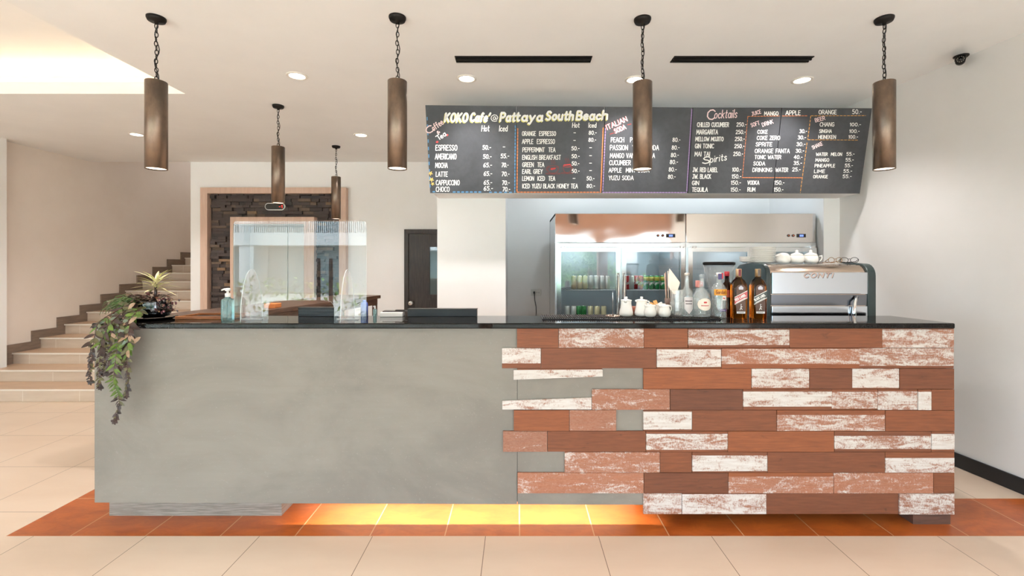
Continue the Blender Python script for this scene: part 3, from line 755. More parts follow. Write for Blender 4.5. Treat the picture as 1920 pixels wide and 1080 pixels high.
# panel 1
T(0, 'C', 803, 814, 252, 12, PK, 2.0, 36); T(0, 'offee', 813.5, 832, 245.5, 11, PK, 1.5, 36); T(0, '&', 820.5, 825, 251.5, 5, PK, 1.1, 36)
T(0, 'T', 822, 828, 263.5, 9, WH, 1.7, 36); T(0, 'ea', 828, 837, 260, 9, WH, 1.6, 36)
for x_, y_ in ((838.3, 253.5), (819.7, 266.5)): ribbon(let[0], [(x_ - .6, y_), (x_ + .6, y_ - .4)], 3.8, bl_, RD)
T(0, 'Hot', 903, 917, 246, 10.5, sl=.08); T(0, 'Iced', 936, 951, 246, 10.5, sl=.08)
for s, x0, x1, y, h in (('ESPRESSO', 817, 857, 282, 9.8), ('AMERICANO', 816, 855.5, 298.5, 10), ('MOCHA', 816.5, 839, 314.5, 9), ('LATTE', 817.5, 839, 331, 8.7), ('CAPPUCCINO', 817.5, 861.5, 347, 9), ('CHOCO', 817.5, 842.5, 359.3, 9)): T(0, s, x0, x1, y, h)
price(0, (('50.-', 905, 920, 280.3), ('-', 943, 946.5, 279), ('50.-', 906, 921, 297.3), ('55.-', 939, 954, 296.3), ('65.-', 906.3, 921.7, 313.3), ('70.-', 940.5, 953, 313.2), ('65.-', 907, 922, 329.3), ('70.-', 940.7, 954.7, 330), ('65.-', 907, 922, 346), ('70.-', 941.5, 955, 346.5), ('65.-', 907, 923.5, 357), ('70.-', 942.3, 956, 358.6)), 7.6, 1.35)
for x_, y_, r_ in ((807.2, 325, 3.4), (809.3, 336.8, 3.4), (811.3, 344.8, 2.6)):
    for k in range(5):
        a = 2 * PI * k / 5 + .3; ribbon(let[0], [(x_, y_), (x_ + r_ * math.cos(a), y_ + r_ * math.sin(a))], r_ * .55, bl_, FL)
# panel 2
T(1, 'Hot', 1073, 1086, 239, 8.6, sl=.08); T(1, 'Iced', 1103.5, 1117.5, 239, 8.6, sl=.08)
for s, x0, x1, y, h in (('ORANGE  ESPRESSO', 979, 1042, 254.5, 8), ('APPLE  ESPRESSO', 979, 1040, 269.5, 8.3), ('PEPPERMINT  TEA', 980, 1041, 284.8, 8), ('ENGLISH BREAKFAST', 979.5, 1051, 299.2, 8.2), ('GREEN  TEA', 979.5, 1020, 312.8, 8), ('EARL GREY', 979.5, 1017, 325.6, 8), ('LEMON  ICED  TEA', 979.5, 1040.5, 338.6, 8), ('ICED YUZU BLACK HONEY TEA', 979.5, 1083, 352.8, 8)): T(1, s, x0, x1, y, h, wd=1.25)
price(1, (('-', 1075.5, 1079, 252.2), ('80.-', 1104, 1118, 252.3), ('-', 1075.3, 1078.7, 266.4), ('80.-', 1103.5, 1117, 265.6), ('50.-', 1071.5, 1086, 281.6), ('-', 1105, 1109, 280.2), ('50.-', 1071.8, 1086, 296.3), ('-', 1105, 1109, 295), ('50.-', 1072, 1085.5, 310), ('-', 1105, 1109, 309), ('50.-', 1072, 1086, 324), ('-', 1105, 1109, 323), ('-', 1074, 1078, 337.6), ('50.-', 1100, 1114, 338), ('80.-', 1100, 1115, 352)), 6.8)
for cx, cy, rx, ry in ((1037, 317, 10, 8.5), (1063.5, 315.5, 7.5, 9)):
    ribbon(let[1], [(cx - rx, cy - ry * .45)] + [(cx + rx * math.cos(a), cy + ry * math.sin(a)) for a in [PI - i * PI / 8 for i in range(9)]] + [(cx + rx, cy - ry * .45)], .9, bl_, DR)
    ribbon(let[1], [(cx + rx * math.cos(2 * PI * i / 14), cy - ry * .5 + 2 * math.sin(2 * PI * i / 14)) for i in range(15)], .9, bl_, RD if rx < 8 else DR)
    ribbon(let[1], [(cx + (rx + 4) * math.cos(a), cy + ry + 1.2 * math.sin(a)) for a in [2 * PI * i / 14 for i in range(15)]], .7, bl_, DR)
    for k in (-3, 0, 3): ribbon(let[1], [(cx + k + math.sin(j * 1.4) * 1.1, cy - ry - 1 - j * 2.2) for j in range(5)], .6, bl_, DR)
ribbon(let[1], [(1027, 313), (1024.5, 315), (1025, 319), (1028, 320.5)], .9, bl_, DR)
ribbon(let[1], [(1071, 311.5), (1073.5, 314), (1072.5, 318), (1070, 319)], .9, bl_, DR)
ribbon(let[1], [(1034, 317), (1040, 315.5)], 3.6, bl_, RD); ribbon(let[1], [(1058, 309.5), (1069, 308.5)], 2.6, bl_, RD)
# panel 3
for mi_, o_x, wd, hh in ((RD, -.5, 2.3, 0), (PK, 0, 1.6, .0003)):
    T(2, 'ITALIAN', 1139 + o_x, 1176.5 + o_x, 243.3, 8.6, mi_, wd, 24, h0=hh); T(2, 'SODA', 1154 + o_x, 1174 + o_x, 250, 8, mi_, wd, 24, h0=hh)
ribbon(let[2], [(1177, 234), (1183, 232.5)], 2, bl_, DR); ribbon(let[2], [(1144, 251.5), (1150, 249.5)], 2, bl_, DR)
for s, x0, x1, y, h in (('PEACH   PASSION', 1145.5, 1213, 266.5, 8.6), ('PASSION  YUZU  SODA', 1144, 1235, 281.3, 9), ('MANGO VANILLA SODA', 1144, 1227.5, 296, 8.4), ('CUCUMBER SI', 1142.5, 1192, 309.5, 8.6), ('APPLE  MINT SODA', 1141.5, 1217, 323, 7.8), ('YUZU SODA', 1141.5, 1187.5, 337.5, 8)): T(2, s, x0, x1, y, h, wd=1.1)
price(2, (('80.-', 1261, 1275, 265.7), ('80.-', 1259.5, 1273.5, 280.3), ('80.-', 1258, 1272, 294.3), ('80.-', 1256, 1270.5, 307.3), ('80.-', 1254, 1268, 321.3), ('80.-', 1252.5, 1266, 335)), 7.2, 1.1)
# panel 4 and 5
T(3, 'C', 1325, 1339, 224, 18, PK, 2.2, sl=.12); T(3, 'ocktails', 1339, 1381, 222, 15, PK, 1.5, 2, sl=.2)
for s, x0, x1, y, h in (('CHILLED CUCUMBER', 1307, 1366, 237.8, 8), ('MARGARITA', 1306, 1345.5, 251.7, 8.3), ('MELLOW MOJITO', 1304, 1356, 264.5, 7.6), ('GIN TONIC', 1303, 1338, 277.8, 8), ('MAI TAI', 1302.5, 1330.5, 292.8, 8), ('JW. RED LABEL', 1299, 1345, 322.3, 7.8), ('JW. BLACK', 1298.5, 1332.5, 334.8, 7.8), ('GIN', 1297.5, 1310, 346.7, 7.4), ('TEQUILA', 1297.5, 1326.5, 359.3, 7.6), ('VODKA', 1401.5, 1423, 346, 7), ('RUM', 1401.5, 1415.5, 359, 7.4)): T(3, s, x0, x1, y, h, wd=1.35, sl=.06)
price(3, (('250.-', 1381, 1399, 237), ('250.-', 1379.5, 1397.5, 251), ('250.-', 1378, 1395.5, 264), ('250.-', 1377, 1395, 277.5), ('250.-', 1375, 1392.5, 292), ('100.-', 1373, 1389, 321.5), ('150.-', 1372, 1389, 334.3), ('150.-', 1370.5, 1388.5, 346), ('150.-', 1370, 1388, 359)), 7, 1.2)
price(4, (('150.-', 1452, 1470, 346), ('150.-', 1451, 1468, 359)), 7, 1.2)
T(3, 'S', 1317, 1330, 307, 12, WH, 2.0, 6, sl=.25); T(3, 'pirits', 1331, 1362, 305, 12, WH, 1.5, 9, sl=.25)
T(3, 'JUICE', 1410.5, 1427, 217, 6.6, PK, 1.1, 16); T(3, 'MANGO', 1433, 1459, 216.3, 7, wd=1.2)
T(4, 'APPLE', 1473, 1500.5, 215.5, 8, wd=1.2); T(4, 'ORANGE', 1535, 1568, 214, 7.4, wd=1.2); T(4, '50.-', 1598, 1615, 213.5, 8, wd=1.2)
T(3, 'SOFT', 1409, 1424.5, 238.5, 7, PK, 1.1, 18); T(3, 'DRINK', 1430, 1450, 237.5, 7, PK, 1.1, 18)
for s, x0, x1, y, h in (('COKE', 1420, 1438.5, 250.5, 6.5), ('COKE ZERO', 1419, 1462, 262, 6.8), ('SPRITE', 1417, 1447, 274, 6.8), ('ORANGE F', 1415, 1458, 286.7, 7.3), ('TONIC WATE', 1415, 1459, 298, 6.8), ('SODA', 1412.5, 1434, 310, 6.8), ('DRINKING ', 1411, 1451, 322, 7)): T(3, s, x0, x1, y, h, wd=1.2, sl=.08)
for s, x0, x1, y, h in (('ANTA', 1458.5, 1480, 286.7, 7.3), ('R', 1460, 1464, 298, 6.8), ('WATER', 1454, 1477, 322, 7)): T(4, s, x0, x1, y, h, wd=1.2, sl=.08)
price(4, (('30.-', 1499, 1512.5, 249.3), ('30.-', 1496, 1510.5, 261), ('30.-', 1493.5, 1509.5, 273.7), ('30.-', 1492, 1507, 286), ('40.-', 1488.5, 1504, 297.8), ('35.-', 1488, 1503, 309), ('25.-', 1485.5, 1500.5, 321)), 6.6, 1.15)
T(4, 'BEER', 1529, 1547, 229, 6.8, PK, 1.1, 14); T(4, 'SHAKE', 1524, 1542.5, 280, 6.4, PK, 1.1, 24)
for s, x0, x1, y, h in (('CHANG', 1537, 1563.5, 237, 7.4), ('SINGHA', 1536, 1559, 249, 6.2), ('HEINEKEN', 1534.5, 1566.5, 260, 6.4), ('WATER  MELON', 1530, 1578, 292, 5.6), ('MANGO', 1529, 1554, 303, 6), ('PINEAPPLE', 1527.5, 1565, 313.6, 5.8), ('LIME', 1526.5, 1546, 324, 5.8), ('ORANGE', 1524.5, 1551.5, 334, 5.6)): T(4, s, x0, x1, y, h, wd=1.15, sl=.08)
price(4, (('100.-', 1593.5, 1613.5, 236.5), ('100.-', 1592.5, 1611, 249), ('100.-', 1591, 1608, 259.7), ('55.-', 1587, 1601.5, 291.7), ('55.-', 1585.5, 1600, 302.7), ('55.-', 1584, 1598.5, 313.3), ('55.-', 1581.5, 1597, 323.7), ('55.-', 1580, 1596, 333.7)), 6, 1.1)
def dash(i, a, b_, mi_, wd, on, off):
    L = math.hypot(b_[0] - a[0], b_[1] - a[1]); s = 0
    while s < L:
        e = min(L, s + on); f0, f1 = s / L, e / L
        ribbon(brd[i], [(a[0] + (b_[0] - a[0]) * f0, a[1] + (b_[1] - a[1]) * f0), (a[0] + (b_[0] - a[0]) * f1, a[1] + (b_[1] - a[1]) * f1)], wd, bl_, mi_); s += on + off
dash(0, (966.3, 236), (965.3, 361), BU, 2.2, 3, 3.4); dash(0, (801, 220), (806.6, 352), BU, 1.8, 5, 9); dash(0, (850, 360), (903, 360), BU, 2.6, 3.4, 4.6); dash(0, (812, 359.5), (817, 359.5), BU, 2.4, 3, 4); dash(0, (918, 360.4), (963, 360.6), BU, 2.2, 3.4, 6)
dash(1, (970.8, 241), (969.4, 358), OR, 2.0, 3.4, 2.6); dash(1, (1131, 240), (1126.4, 358), OR, 2.2, 3.6, 2.0); dash(1, (970, 360.2), (1126, 360.4), OR, 1.9, 3.6, 2.6)
dash(2, (1135.2, 241), (1130, 358), PU, 1.9, 3, 2.4); dash(2, (1297, 205), (1287.6, 359), PU, 2.0, 3.4, 1.6); dash(2, (1130, 360.6), (1287, 360.8), PU, 1.8, 3.4, 2.2)
dash(3, (1402, 219), (1391.8, 333), OR, 1.0, 4, 2); dash(3, (1402, 218.3), (1462, 217.6), OR, 1.1, 4, 2); dash(4, (1467, 217.5), (1514, 217.3), OR, 1.1, 4, 2); dash(3, (1392, 333), (1451, 333.1), OR, 1.4, 4, 1.6); dash(4, (1454, 333.1), (1503.5, 333.3), OR, 1.4, 4, 1.6)
dash(4, (1520, 218), (1514.4, 261), GO, 1.2, 4, 3); dash(4, (1520.5, 217.3), (1623, 216.8), GO, 1.1, 4.4, 2.4); dash(4, (1515, 262), (1609, 262.6), GO, 1.1, 4.4, 2.4); dash(4, (1513, 268), (1500.4, 361), GO, 1.2, 4.4, 2.8)
for i in range(5):
    let[i].build('lettering', LM, panels[i], norm=False)
    brd[i].build('dashed_border', LM, panels[i], norm=False)

# ================================================================== BAR COUNTER
ZT = 1.122; DF = 2.54
bar = thing('bar_counter', 'long bar counter, grey skim on one half and reclaimed planks on the other', 'bar counter', (0, 2.7, 0))
BO = 2.7
b = MB(); b.box(-2.33, 2.395, DF + .022 - BO, 2.84 - BO, .40, ZT - .032); b.box(-2.33, -1.40, DF + .022 - BO, 2.84 - BO, .137, .40); b.box(.72, 2.395, DF + .022 - BO, 2.84 - BO, .137, .40); b.box(-.02, .02, DF + .0225 - BO, DF + .028 - BO, .1185, .40); b.build('carcass', m_black, bar)  # includes a hidden strip added behind the seam to block leaking light
b = MB(); b.box(-1.40, .72, 2.80 - BO, 2.84 - BO, .02, .40); b.build('recess_bounce_board', M('cream_bounce_board', (236, 226, 210), .6), bar)  # unseen pale board, added to bounce strip light onto the floor tiles
b = MB(); b.prism([(X(177.5, DF), Z(942.3, DF)), (X(970, DF) - .0012, Z(945.6, DF)), (X(970, DF) - .0012, ZT - .03), (X(177.5, DF), ZT - .03)], 'y', DF - BO, DF + .022 - BO); b.box(-2.3385, -2.33, DF + .022 - BO, 2.85 - BO, .128, ZT - .03)
b.build('front_panel', m_conc, bar)
b = MB(); b.prism([(X(970, DF) + .0012, Z(945.6, DF)), (X(1206, DF), Z(946.5, DF)), (X(1206, DF), ZT - .03), (X(970, DF) + .0012, ZT - .03)], 'y', DF - BO, DF + .022 - BO); b.build('front_panel', m_conc, bar)
b = MB(); b.box(X(205, 2.635), X(528, 2.635), 2.635 - BO, 2.83 - BO, 0, .136); b.build('plinth', m_plinth, bar)
b = MB(); b.box(X(1712, 2.548), X(1782, 2.548), 2.548 - BO, 2.84 - BO, 0, .08)
b.build('plinth', M('dark_plinth', (104, 74, 62), .5, vary=((84, 62, 54), 10, .3, .7), stretch=(1, 1, 10)), bar)
# planks: (row, x0, x1, white paint amount, wood hue, strip of bare wood at top, strip at bottom)
ROWS = [(612, 651.5), (651.8, 690), (690.2, 728.6), (728.8, 767.6), (767.8, 806.6), (806.8, 845.6), (845.8, 884.2), (884.4, 923), (923.2, 962)]
PL = [[(969, 1047, 0, .55, 0, 0), (1047, 1206, .62, .5, 0, 0), (1206, 1288.5, 0, .75, 0, 0), (1288.5, 1477.5, .72, .4, .13, .12), (1477.5, 1651, 0, .55, 0, 0), (1651, 1785.5, .74, .6, .12, 0)],
      [(941, 1014, .86, .4, 0, .24), (1014, 1230, 0, .3, 0, 0), (1230, 1350.5, .82, .5, .06, .06), (1350.5, 1608, .60, .8, .03, .22), (1608, 1785.5, .68, .4, 0, .12)],
      [(1205, 1407, 0, 1.0, 0, 0), (1407, 1514.5, .78, .6, 0, .06), (1514.5, 1595, 0, .2, 0, 0), (1595, 1683, .82, .5, 0, .06), (1683, 1785.5, 0, .25, 0, 0)],
      [(1109, 1255, .47, .6, 0, 0), (1255, 1391, 0, .02, 0, 0), (1391, 1557, .88, .4, .1, .16), (1557, 1643, .72, .5, .12, .06), (1643, 1717, .74, .45, .1, 0), (1717, 1742, .9, .5, .1, 0), (1742, 1785.5, 0, .5, 0, 0)],
      [(963, 1067, 0, .8, 0, 0), (1067, 1155, .42, .5, 0, 0), (1205, 1296, .88, .3, .06, .06), (1296, 1454, 0, .4, 0, 0), (1454, 1656, .60, .7, .22, 0), (1656, 1785.5, 0, .6, 0, 0)],
      [(943, 1026, .46, .2, 0, 0), (1026, 1210, 0, .35, 0, 0), (1210, 1362.5, .74, .5, .12, .1), (1362.5, 1561, 0, .85, 0, 0), (1561, 1742, .78, .3, .22, .14), (1742, 1785.5, .9, .5, .12, .12)],
      [(1058, 1236, .54, .8, 0, 0), (1236, 1296, 0, .45, 0, 0), (1296, 1436.5, .86, .4, .16, .06), (1436.5, 1656, 0, .3, 0, 0), (1656, 1785.5, .86, .5, .28, 0)],
      [(970, 1206, .50, 1.0, 0, 0), (1206, 1363.5, 0, .12, 0, 0), (1363.5, 1560, .56, .9, .18, 0), (1560, 1746, .50, .9, 0, 0), (1746, 1785.5, 0, .4, 0, 0)],
      [(1205, 1277, .72, .5, 0, 0), (1277, 1434.5, .84, .5, .02, .02), (1434.5, 1682, 0, .22, 0, 0), (1682, 1785, .74, .15, 0, 0)]]
pk = MB()
def plank(pts, th, amt, hue):
    pk.prism([(X(x_, DF), min(Z(y_, DF), ZT - .031)) for x_, y_ in pts], 'y', DF - th - BO, DF - .001 - BO, att=(amt, hue, random.random(), 1))
for ri, row in enumerate(PL):
    y0, y1 = ROWS[ri]
    for x0, x1, amt, hue, tp, bt in row:
        th = random.uniform(.010, .016); h = y1 - y0; a0, a1 = y0 + .3, y1 - .3; x0 += .45; x1 -= .45
        if tp: plank([(x0, a0 + h * tp), (x1, a0 + h * tp), (x1, a0), (x0, a0)], th - .001, 0, hue)
        if bt: plank([(x0, a1), (x1, a1), (x1, a1 - h * bt), (x0, a1 - h * bt)], th - .001, 0, hue)
        t0, t1 = a0 + h * tp, a1 - h * bt; j = random.uniform(-.5, .5)
        plank([(x0, t1), (x1, t1 + (j if bt else 0)), (x1, t0), (x0, t0)], th, amt, hue)
plank([(963, 711), (1129.5, 705), (1129.5, 692), (963, 693)], .012, .86, .5); plank([(970, 693), (1128, 692.6), (1128, 690.6), (970, 690.6)], .009, 0, .6)
plank([(942, 766.5), (1108.5, 766.5), (1108.5, 744.5), (942, 750.5)], .012, .84, .5)
pk.build('plank_cladding', m_plank, bar)
b = MB(); b.box(-1.08, .60, 2.59 - BO, 2.604 - BO, .38, .39); b.build('led_strip', m_ledu, bar)
add_light('counter_strip_light', 'AREA', (-.24, 2.597, .372), UNDER_W, (1, .90, .82), shape='RECTANGLE', size=1.68, size_y=.012, spread=R(120))
b = MB(); sx0, sx1, sy0, sy1 = X(171, 2.505), 2.393, 2.505, 2.885
b.prism([(sx0, sy0), (sx1, sy0), (2.345, sy1), (sx0, sy1)], 'z', ZT - .03, ZT)
tag(b.build('countertop', m_granite, bevel=.006), 'polished black stone slab topping the whole bar counter', 'countertop')

# ------------------------------------------------------------------ trailing plant
px_, py_ = X(289, 2.70), 2.70
pl = thing('potted_plant', 'trailing houseplants in a glossy black pot spilling over the counter end', 'potted plant', (px_, py_, ZT))
b = MB(); b.lathe([(0, .012), (.05, .012), (.075, .02), (.086, .045), (.088, .075), (.083, .1), (.087, .112), (.079, .112), (.074, .092), (0, .088)], 36); b.build('pot', m_blackg, pl)
b = MB(); b.lathe([(0, 0), (.085, 0), (.115, .012), (.118, .016), (.085, .012), (0, .011)], 36); b.build('saucer', m_blackg, pl)
def lm(n, a, c2, r_=.4): return M(n, a, r_, vary=(c2, 30, .35, .65))
m_lg, m_lo, m_ld, m_lt = lm('leaf_green', (98, 124, 44), (72, 96, 36)), lm('leaf_olive', (98, 96, 58), (76, 70, 44)), lm('leaf_maroon', (66, 44, 38), (44, 32, 30)), lm('leaf_tan', (168, 140, 114), (140, 112, 86))
m_ls, m_stem = lm('leaf_silver', (120, 134, 118), (98, 112, 96)), lm('stem_brown', (92, 58, 46), (70, 46, 38))
PLO = Vector((px_, py_, ZT))
def pp(x_, y_, d): return Vector(P(x_, y_, d)) - PLO
VINES = [([(268, 568, 2.66), (238, 572, 2.58), (205, 590, 2.52), (182, 606, 2.47), (176, 640, 2.46), (172, 672, 2.45), (168, 700, 2.45), (170, 716, 2.45)], 1.0),
         ([(265, 572, 2.65), (230, 585, 2.55), (205, 606, 2.48), (190, 640, 2.46), (186, 680, 2.45), (185, 706, 2.45), (189, 726, 2.45)], 1.0),
         ([(266, 574, 2.64), (236, 590, 2.54), (222, 612, 2.48), (221, 650, 2.46), (214, 690, 2.45), (213, 716, 2.45), (222, 738, 2.45), (224, 762, 2.45), (215, 790, 2.45)], 1.0),
         ([(268, 576, 2.63), (248, 592, 2.52), (242, 615, 2.47), (240, 650, 2.46), (238, 690, 2.45), (241, 715, 2.45), (237, 742, 2.45)], 1.0),
         ([(262, 568, 2.66), (222, 580, 2.56), (196, 600, 2.49), (199, 635, 2.47), (196, 670, 2.46), (193, 700, 2.46)], .9),
         ([(266, 576, 2.64), (240, 600, 2.5), (232, 630, 2.47), (229, 665, 2.46), (226, 690, 2.46)], .9),
         ([(262, 570, 2.66), (226, 588, 2.53), (208, 604, 2.48), (208, 640, 2.46), (204, 680, 2.45), (200, 700, 2.45)], .9)]
for vi, (path, k) in enumerate(VINES):
    pts = [pp(*p) for p in path]
    fine = []
    for i in range(len(pts) - 1):
        for j in range(4): fine.append(pts[i].lerp(pts[i + 1], j / 4))
    fine.append(pts[-1])
    for i in range(1, len(fine) - 1): fine[i] = (fine[i - 1] + fine[i] * 2 + fine[i + 1]) / 4
    b = MB(); b.tube(fine, [.0028 * (1 - .6 * i / len(fine)) for i in range(len(fine))], 6, 0)
    L = sum((fine[i + 1] - fine[i]).length for i in range(len(fine) - 1)); s = 0.03
    acc = 0; i = 0; step = .019; side = 1
    while s < L:
        while i < len(fine) - 2 and acc + (fine[i + 1] - fine[i]).length < s: acc += (fine[i + 1] - fine[i]).length; i += 1
        p = fine[i].lerp(fine[i + 1], min(1, (s - acc) / max(1e-6, (fine[i + 1] - fine[i]).length))); t_ = s / L
        big = t_ < .62
        for q in (side, -side):
            if random.random() < (.9 if big else 1):
                dr = Vector((q * random.uniform(.35, 1.0), random.uniform(-.55, .1), random.uniform(-.95, -.2) if t_ > .25 else random.uniform(-.5, .2)))
                ln = random.uniform(.042, .062) * (1 if big else .45); wd = ln * random.uniform(.32, .44) * (1 if big else 1.5)
                if vi == 2 and t_ > .62 and t_ < .85: ln, wd = .04, .013
                mi = random.choice((1, 1, 1, 1, 2, 2, 2, 2, 4, 5, 3, 3, 3)) if t_ < .6 else random.choice((3, 3, 3, 2))
                if t_ < .3: mi = random.choice((2, 2, 3, 5, 1))
                if vi == 2 and .62 < t_ < .8: mi = 1
                b.leaf(p, dr, (random.uniform(-.4, .4), -1, .5), ln * k, wd * k, mi, .2, .15)
        side = -side; s += step * (1 if big else .62)
    for q in range(5): b.leaf(fine[-1], (math.cos(q * 1.25), -.3, math.sin(q * 1.25) - .3), (0, -1, .3), .02, .014, 3)
    b.build('trailing_stem', [m_stem, m_lg, m_lo, m_ld, m_lt, m_ls], pl, norm=False)
for q, (x_, y_, l_) in enumerate(((243, 606, .06), (238, 660, .05), (222, 655, .055), (240, 580, .05), (250, 644, .05))):
    b = MB(); b.leaf(pp(x_ + 14, y_ - 12, 2.46), (-.7, -.2, -.55), (0, -1, .4), l_, .024, 0)
    b.build('broad_leaf', m_lt if q in (0, 3, 4) else m_lg, pl, norm=False)
b = MB()   # grassy tuft
for q in range(120):
    a = random.uniform(0, 2 * PI); p = Vector((-.085 + random.gauss(0, .02), -.05 + random.gauss(0, .02), .10 + random.gauss(0, .008)))
    e = p + Vector((random.gauss(-.045, .022), random.gauss(-.04, .025), random.gauss(-.01, .02))); m = (p + e) / 2 + Vector((0, 0, random.uniform(.015, .028)))
    b.tube([p, m, e, e + Vector((-.012, 0, -.025))], [.0022, .0022, .0018, .0008], 4, random.choice((0, 0, 1)))
b.build('grass_tuft', [lm('grass_green', (92, 122, 58), (66, 92, 44)), m_lo], pl, norm=False)
b = MB()   # wine-red low foliage around the rim
for q in range(150):
    a = random.uniform(0, 2 * PI); r_ = random.uniform(.02, .1)
    p = (r_ * math.cos(a) - .02, r_ * math.sin(a) * .8, .10 + random.uniform(0, .045))
    b.leaf(p, (math.cos(a) + random.gauss(0, .4), math.sin(a) - .3, random.uniform(-.2, .6)), (0, 0, 1), random.uniform(.02, .05), random.uniform(.012, .022), random.choice((0, 0, 1, 2)))
for q in range(70):
    p = (random.uniform(.06, .115), random.uniform(-.08, .05), random.uniform(.05, .13)); b.leaf(p, (random.gauss(.4, .5), random.gauss(-.3, .4), random.gauss(-.3, .5)), (0, 0, 1), .02, .012, random.choice((0, 1, 3)))
b.build('red_foliage', [m_ld, lm('leaf_wine', (112, 52, 58), (86, 40, 48)), lm('leaf_rust', (140, 84, 60), (112, 68, 50)), m_lt], pl, norm=False)
b = MB(); b.tube([(.008, 0, .09), (.01, 0, .22)], [.009, .006], 10, 2)   # variegated rosette
for q in range(30):
    a = q * 2.4; el = .2 + .95 * (q / 30); ln = random.uniform(.09, .13)
    d_ = (math.cos(a) * math.cos(el), math.sin(a) * math.cos(el) * .8, math.sin(el))
    pz = .165 + .055 * q / 30
    b.leaf((.01, 0, pz), d_, (0, 0, 1), ln, .0155, 0, .3, .45, 7); b.leaf((.01, 0, pz + .0012), d_, (0, 0, 1), ln * .93, .006, 1, .3, .45, 7)
b.build('variegated_rosette', [lm('leaf_cream', (226, 216, 170), (206, 198, 140)), lm('leaf_lime', (158, 172, 82), (130, 150, 66)), m_ld], pl, norm=False)

# ------------------------------------------------------------------ left counter items
t = thing('wooden_tray', 'orange-brown wooden tray lying beside the plant pot', 'tray', (-1.832, 2.775, ZT))
b = MB(); b.box(-.16, .155, -.09, .095, .002, .006); b.build('base', m_darkwood, t)
b = MB()
for a in ((-.167, .16, -.1, -.088), (-.167, .16, .09, .102), (-.167, -.155, -.088, .09), (.148, .16, -.088, .09)): b.box(*a, 0, .018)
b.build('rim', m_traywood, t, bevel=.003)
def pump_bottle(label, loc, s=1.0):
    t = thing('sanitizer_bottle', label, 'pump bottle', loc)
    W = .031 * s; b = MB(); b.lathe([(0, 0), (W * .95, 0), (W, .006 * s), (W, .112 * s), (W * .9, .122 * s), (W * .45, .13 * s), (W * .4, .138 * s), (0, .138 * s)], 32, sq=5); ob = b.build('bottle', m_gel, t); ob.scale = (1, .7, 1)
    b = MB(); b.lathe([(0, .136 * s), (.014 * s, .136 * s), (.014 * s, .156 * s), (.007 * s, .158 * s), (.006 * s, .172 * s), (0, .172 * s)], 20)
    b.lathe([(0, .170 * s), (.013 * s, .170 * s), (.015 * s, .18 * s), (.011 * s, .186 * s), (0, .187 * s)], 20)
    b.tube([(0, 0, .178 * s), (-.018 * s, -.004, .18 * s), (-.032 * s, -.006, .174 * s)], [.007 * s, .005 * s, .004 * s], 10); b.build('pump', m_whitep, t)
    b = MB(); b.tube([(0, 0, .01 * s), (.003, 0, .14 * s)], .0022 * s, 6); b.build('dip_tube', m_whitep, t)
    return t
pump_bottle('large clear blue gel bottle with white pump beside the acrylic screen', (X(427, 2.625), 2.625, ZT), 1.0)
pump_bottle('tiny gel pump bottle beside the white papers behind the screen', (X(703, 2.86), 2.86, ZT), .34)
# acrylic screen
ys_ = 2.68
t = thing('acrylic_screen', 'clear acrylic sneeze screen with rounded corners standing on the bar', 'screen', ((X(438, ys_) + X(687, ys_)) / 2, ys_, ZT))
so = (X(438, ys_) + X(687, ys_)) / 2; a0, a1 = X(438, ys_) - so, X(687, ys_) - so; c0, c1 = X(503, ys_) - so, X(627, ys_) - so; zt_, zcut = Z(413, ys_) - ZT, Z(563, ys_) - ZT
poly = [(a0, 0), (c0, 0)] + [(c0, zcut - .05)] + arc(c0 + .05, zcut - .05, .05, 180, 90, 6)[1:] + arc(c1 - .05, zcut - .05, .05, 90, 0, 6) + [(c1, 0), (a1, 0)] + arc(a1 - .03, zt_ - .03, .03, 0, 90, 6) + arc(a0 + .03, zt_ - .03, .03, 90, 180, 6)
b = MB(); b.prism(poly, 'y', -.002, .002, 0, 1); b.build('sheet', [m_acryl, m_acedge], t)
for xx in (X(472, ys_) - so, X(652, ys_) - so):
    el = arc(0, 0, .11, 0, 180, 16, .295)
    b = MB(); b.prism(el, 'x', xx - .002, xx + .002, 0, 1); b.build('support_fin', [m_fin, m_acedge], t)
    b = MB(); b.box(xx - .06, xx + .06, -.012, .012, 0, .006); b.build('foot_bar', m_acedge, t)
# slim black boxes, papers, folder
def black_box(px0, px1, py, yy, label, ridges=False):
    x0, x1 = X(px0, yy), X(px1, yy); h = Z(py, yy) - ZT; c_ = (x0 + x1) / 2
    t = thing('flat_black_box', label, 'box', (c_, yy + .03, ZT))
    b = MB(); b.box(x0 - c_, x1 - c_, -.03, .02, 0, h - .004); b.build('body', m_black, t, bevel=.002)
    b = MB(); b.box(x0 - c_ - .002, x1 - c_ + .002, -.032, .022, h - .004, h); b.build('lid', M('charcoal_lid', (50, 46, 44), .4), t, bevel=.001)
    if ridges:
        b = MB()
        for k in range(4): b.box(x0 - c_ + .004, x1 - c_ - .004, -.0325, -.03, .006 + k * .009, .010 + k * .009)
        b.build('rib', M('slate_rib', (44, 50, 54), .3), t)
black_box(764, 894, 579, 2.83, 'long flat black box lying in front of the white pillar')
black_box(559, 627, 576.5, 2.83, 'short flat black box seen through the acrylic screen cutout', True)
t = thing('paper_stack', 'stack of white papers beside the long black box', 'papers', (X(736, 2.84), 2.845, ZT))
b = MB(); b.box(-.07, .068, -.035, .03, 0, .028); b.build('sheets', M('paper', (240, 236, 230), .7), t, bevel=.004)
t2 = thing('clipboard_folder', 'dark brown folder lying on the white papers', 'folder', (X(742, 2.86), 2.86, ZT + .0285))
b = MB(); b.box(-.075, .10, -.03, .03, 0, .006); b.build('cover', m_darkwood, t2, bevel=.002)
b = MB(); b.box(.0, .06, -.02, .01, .0062, .011); b.build('clip', m_dark, t2, bevel=.002)
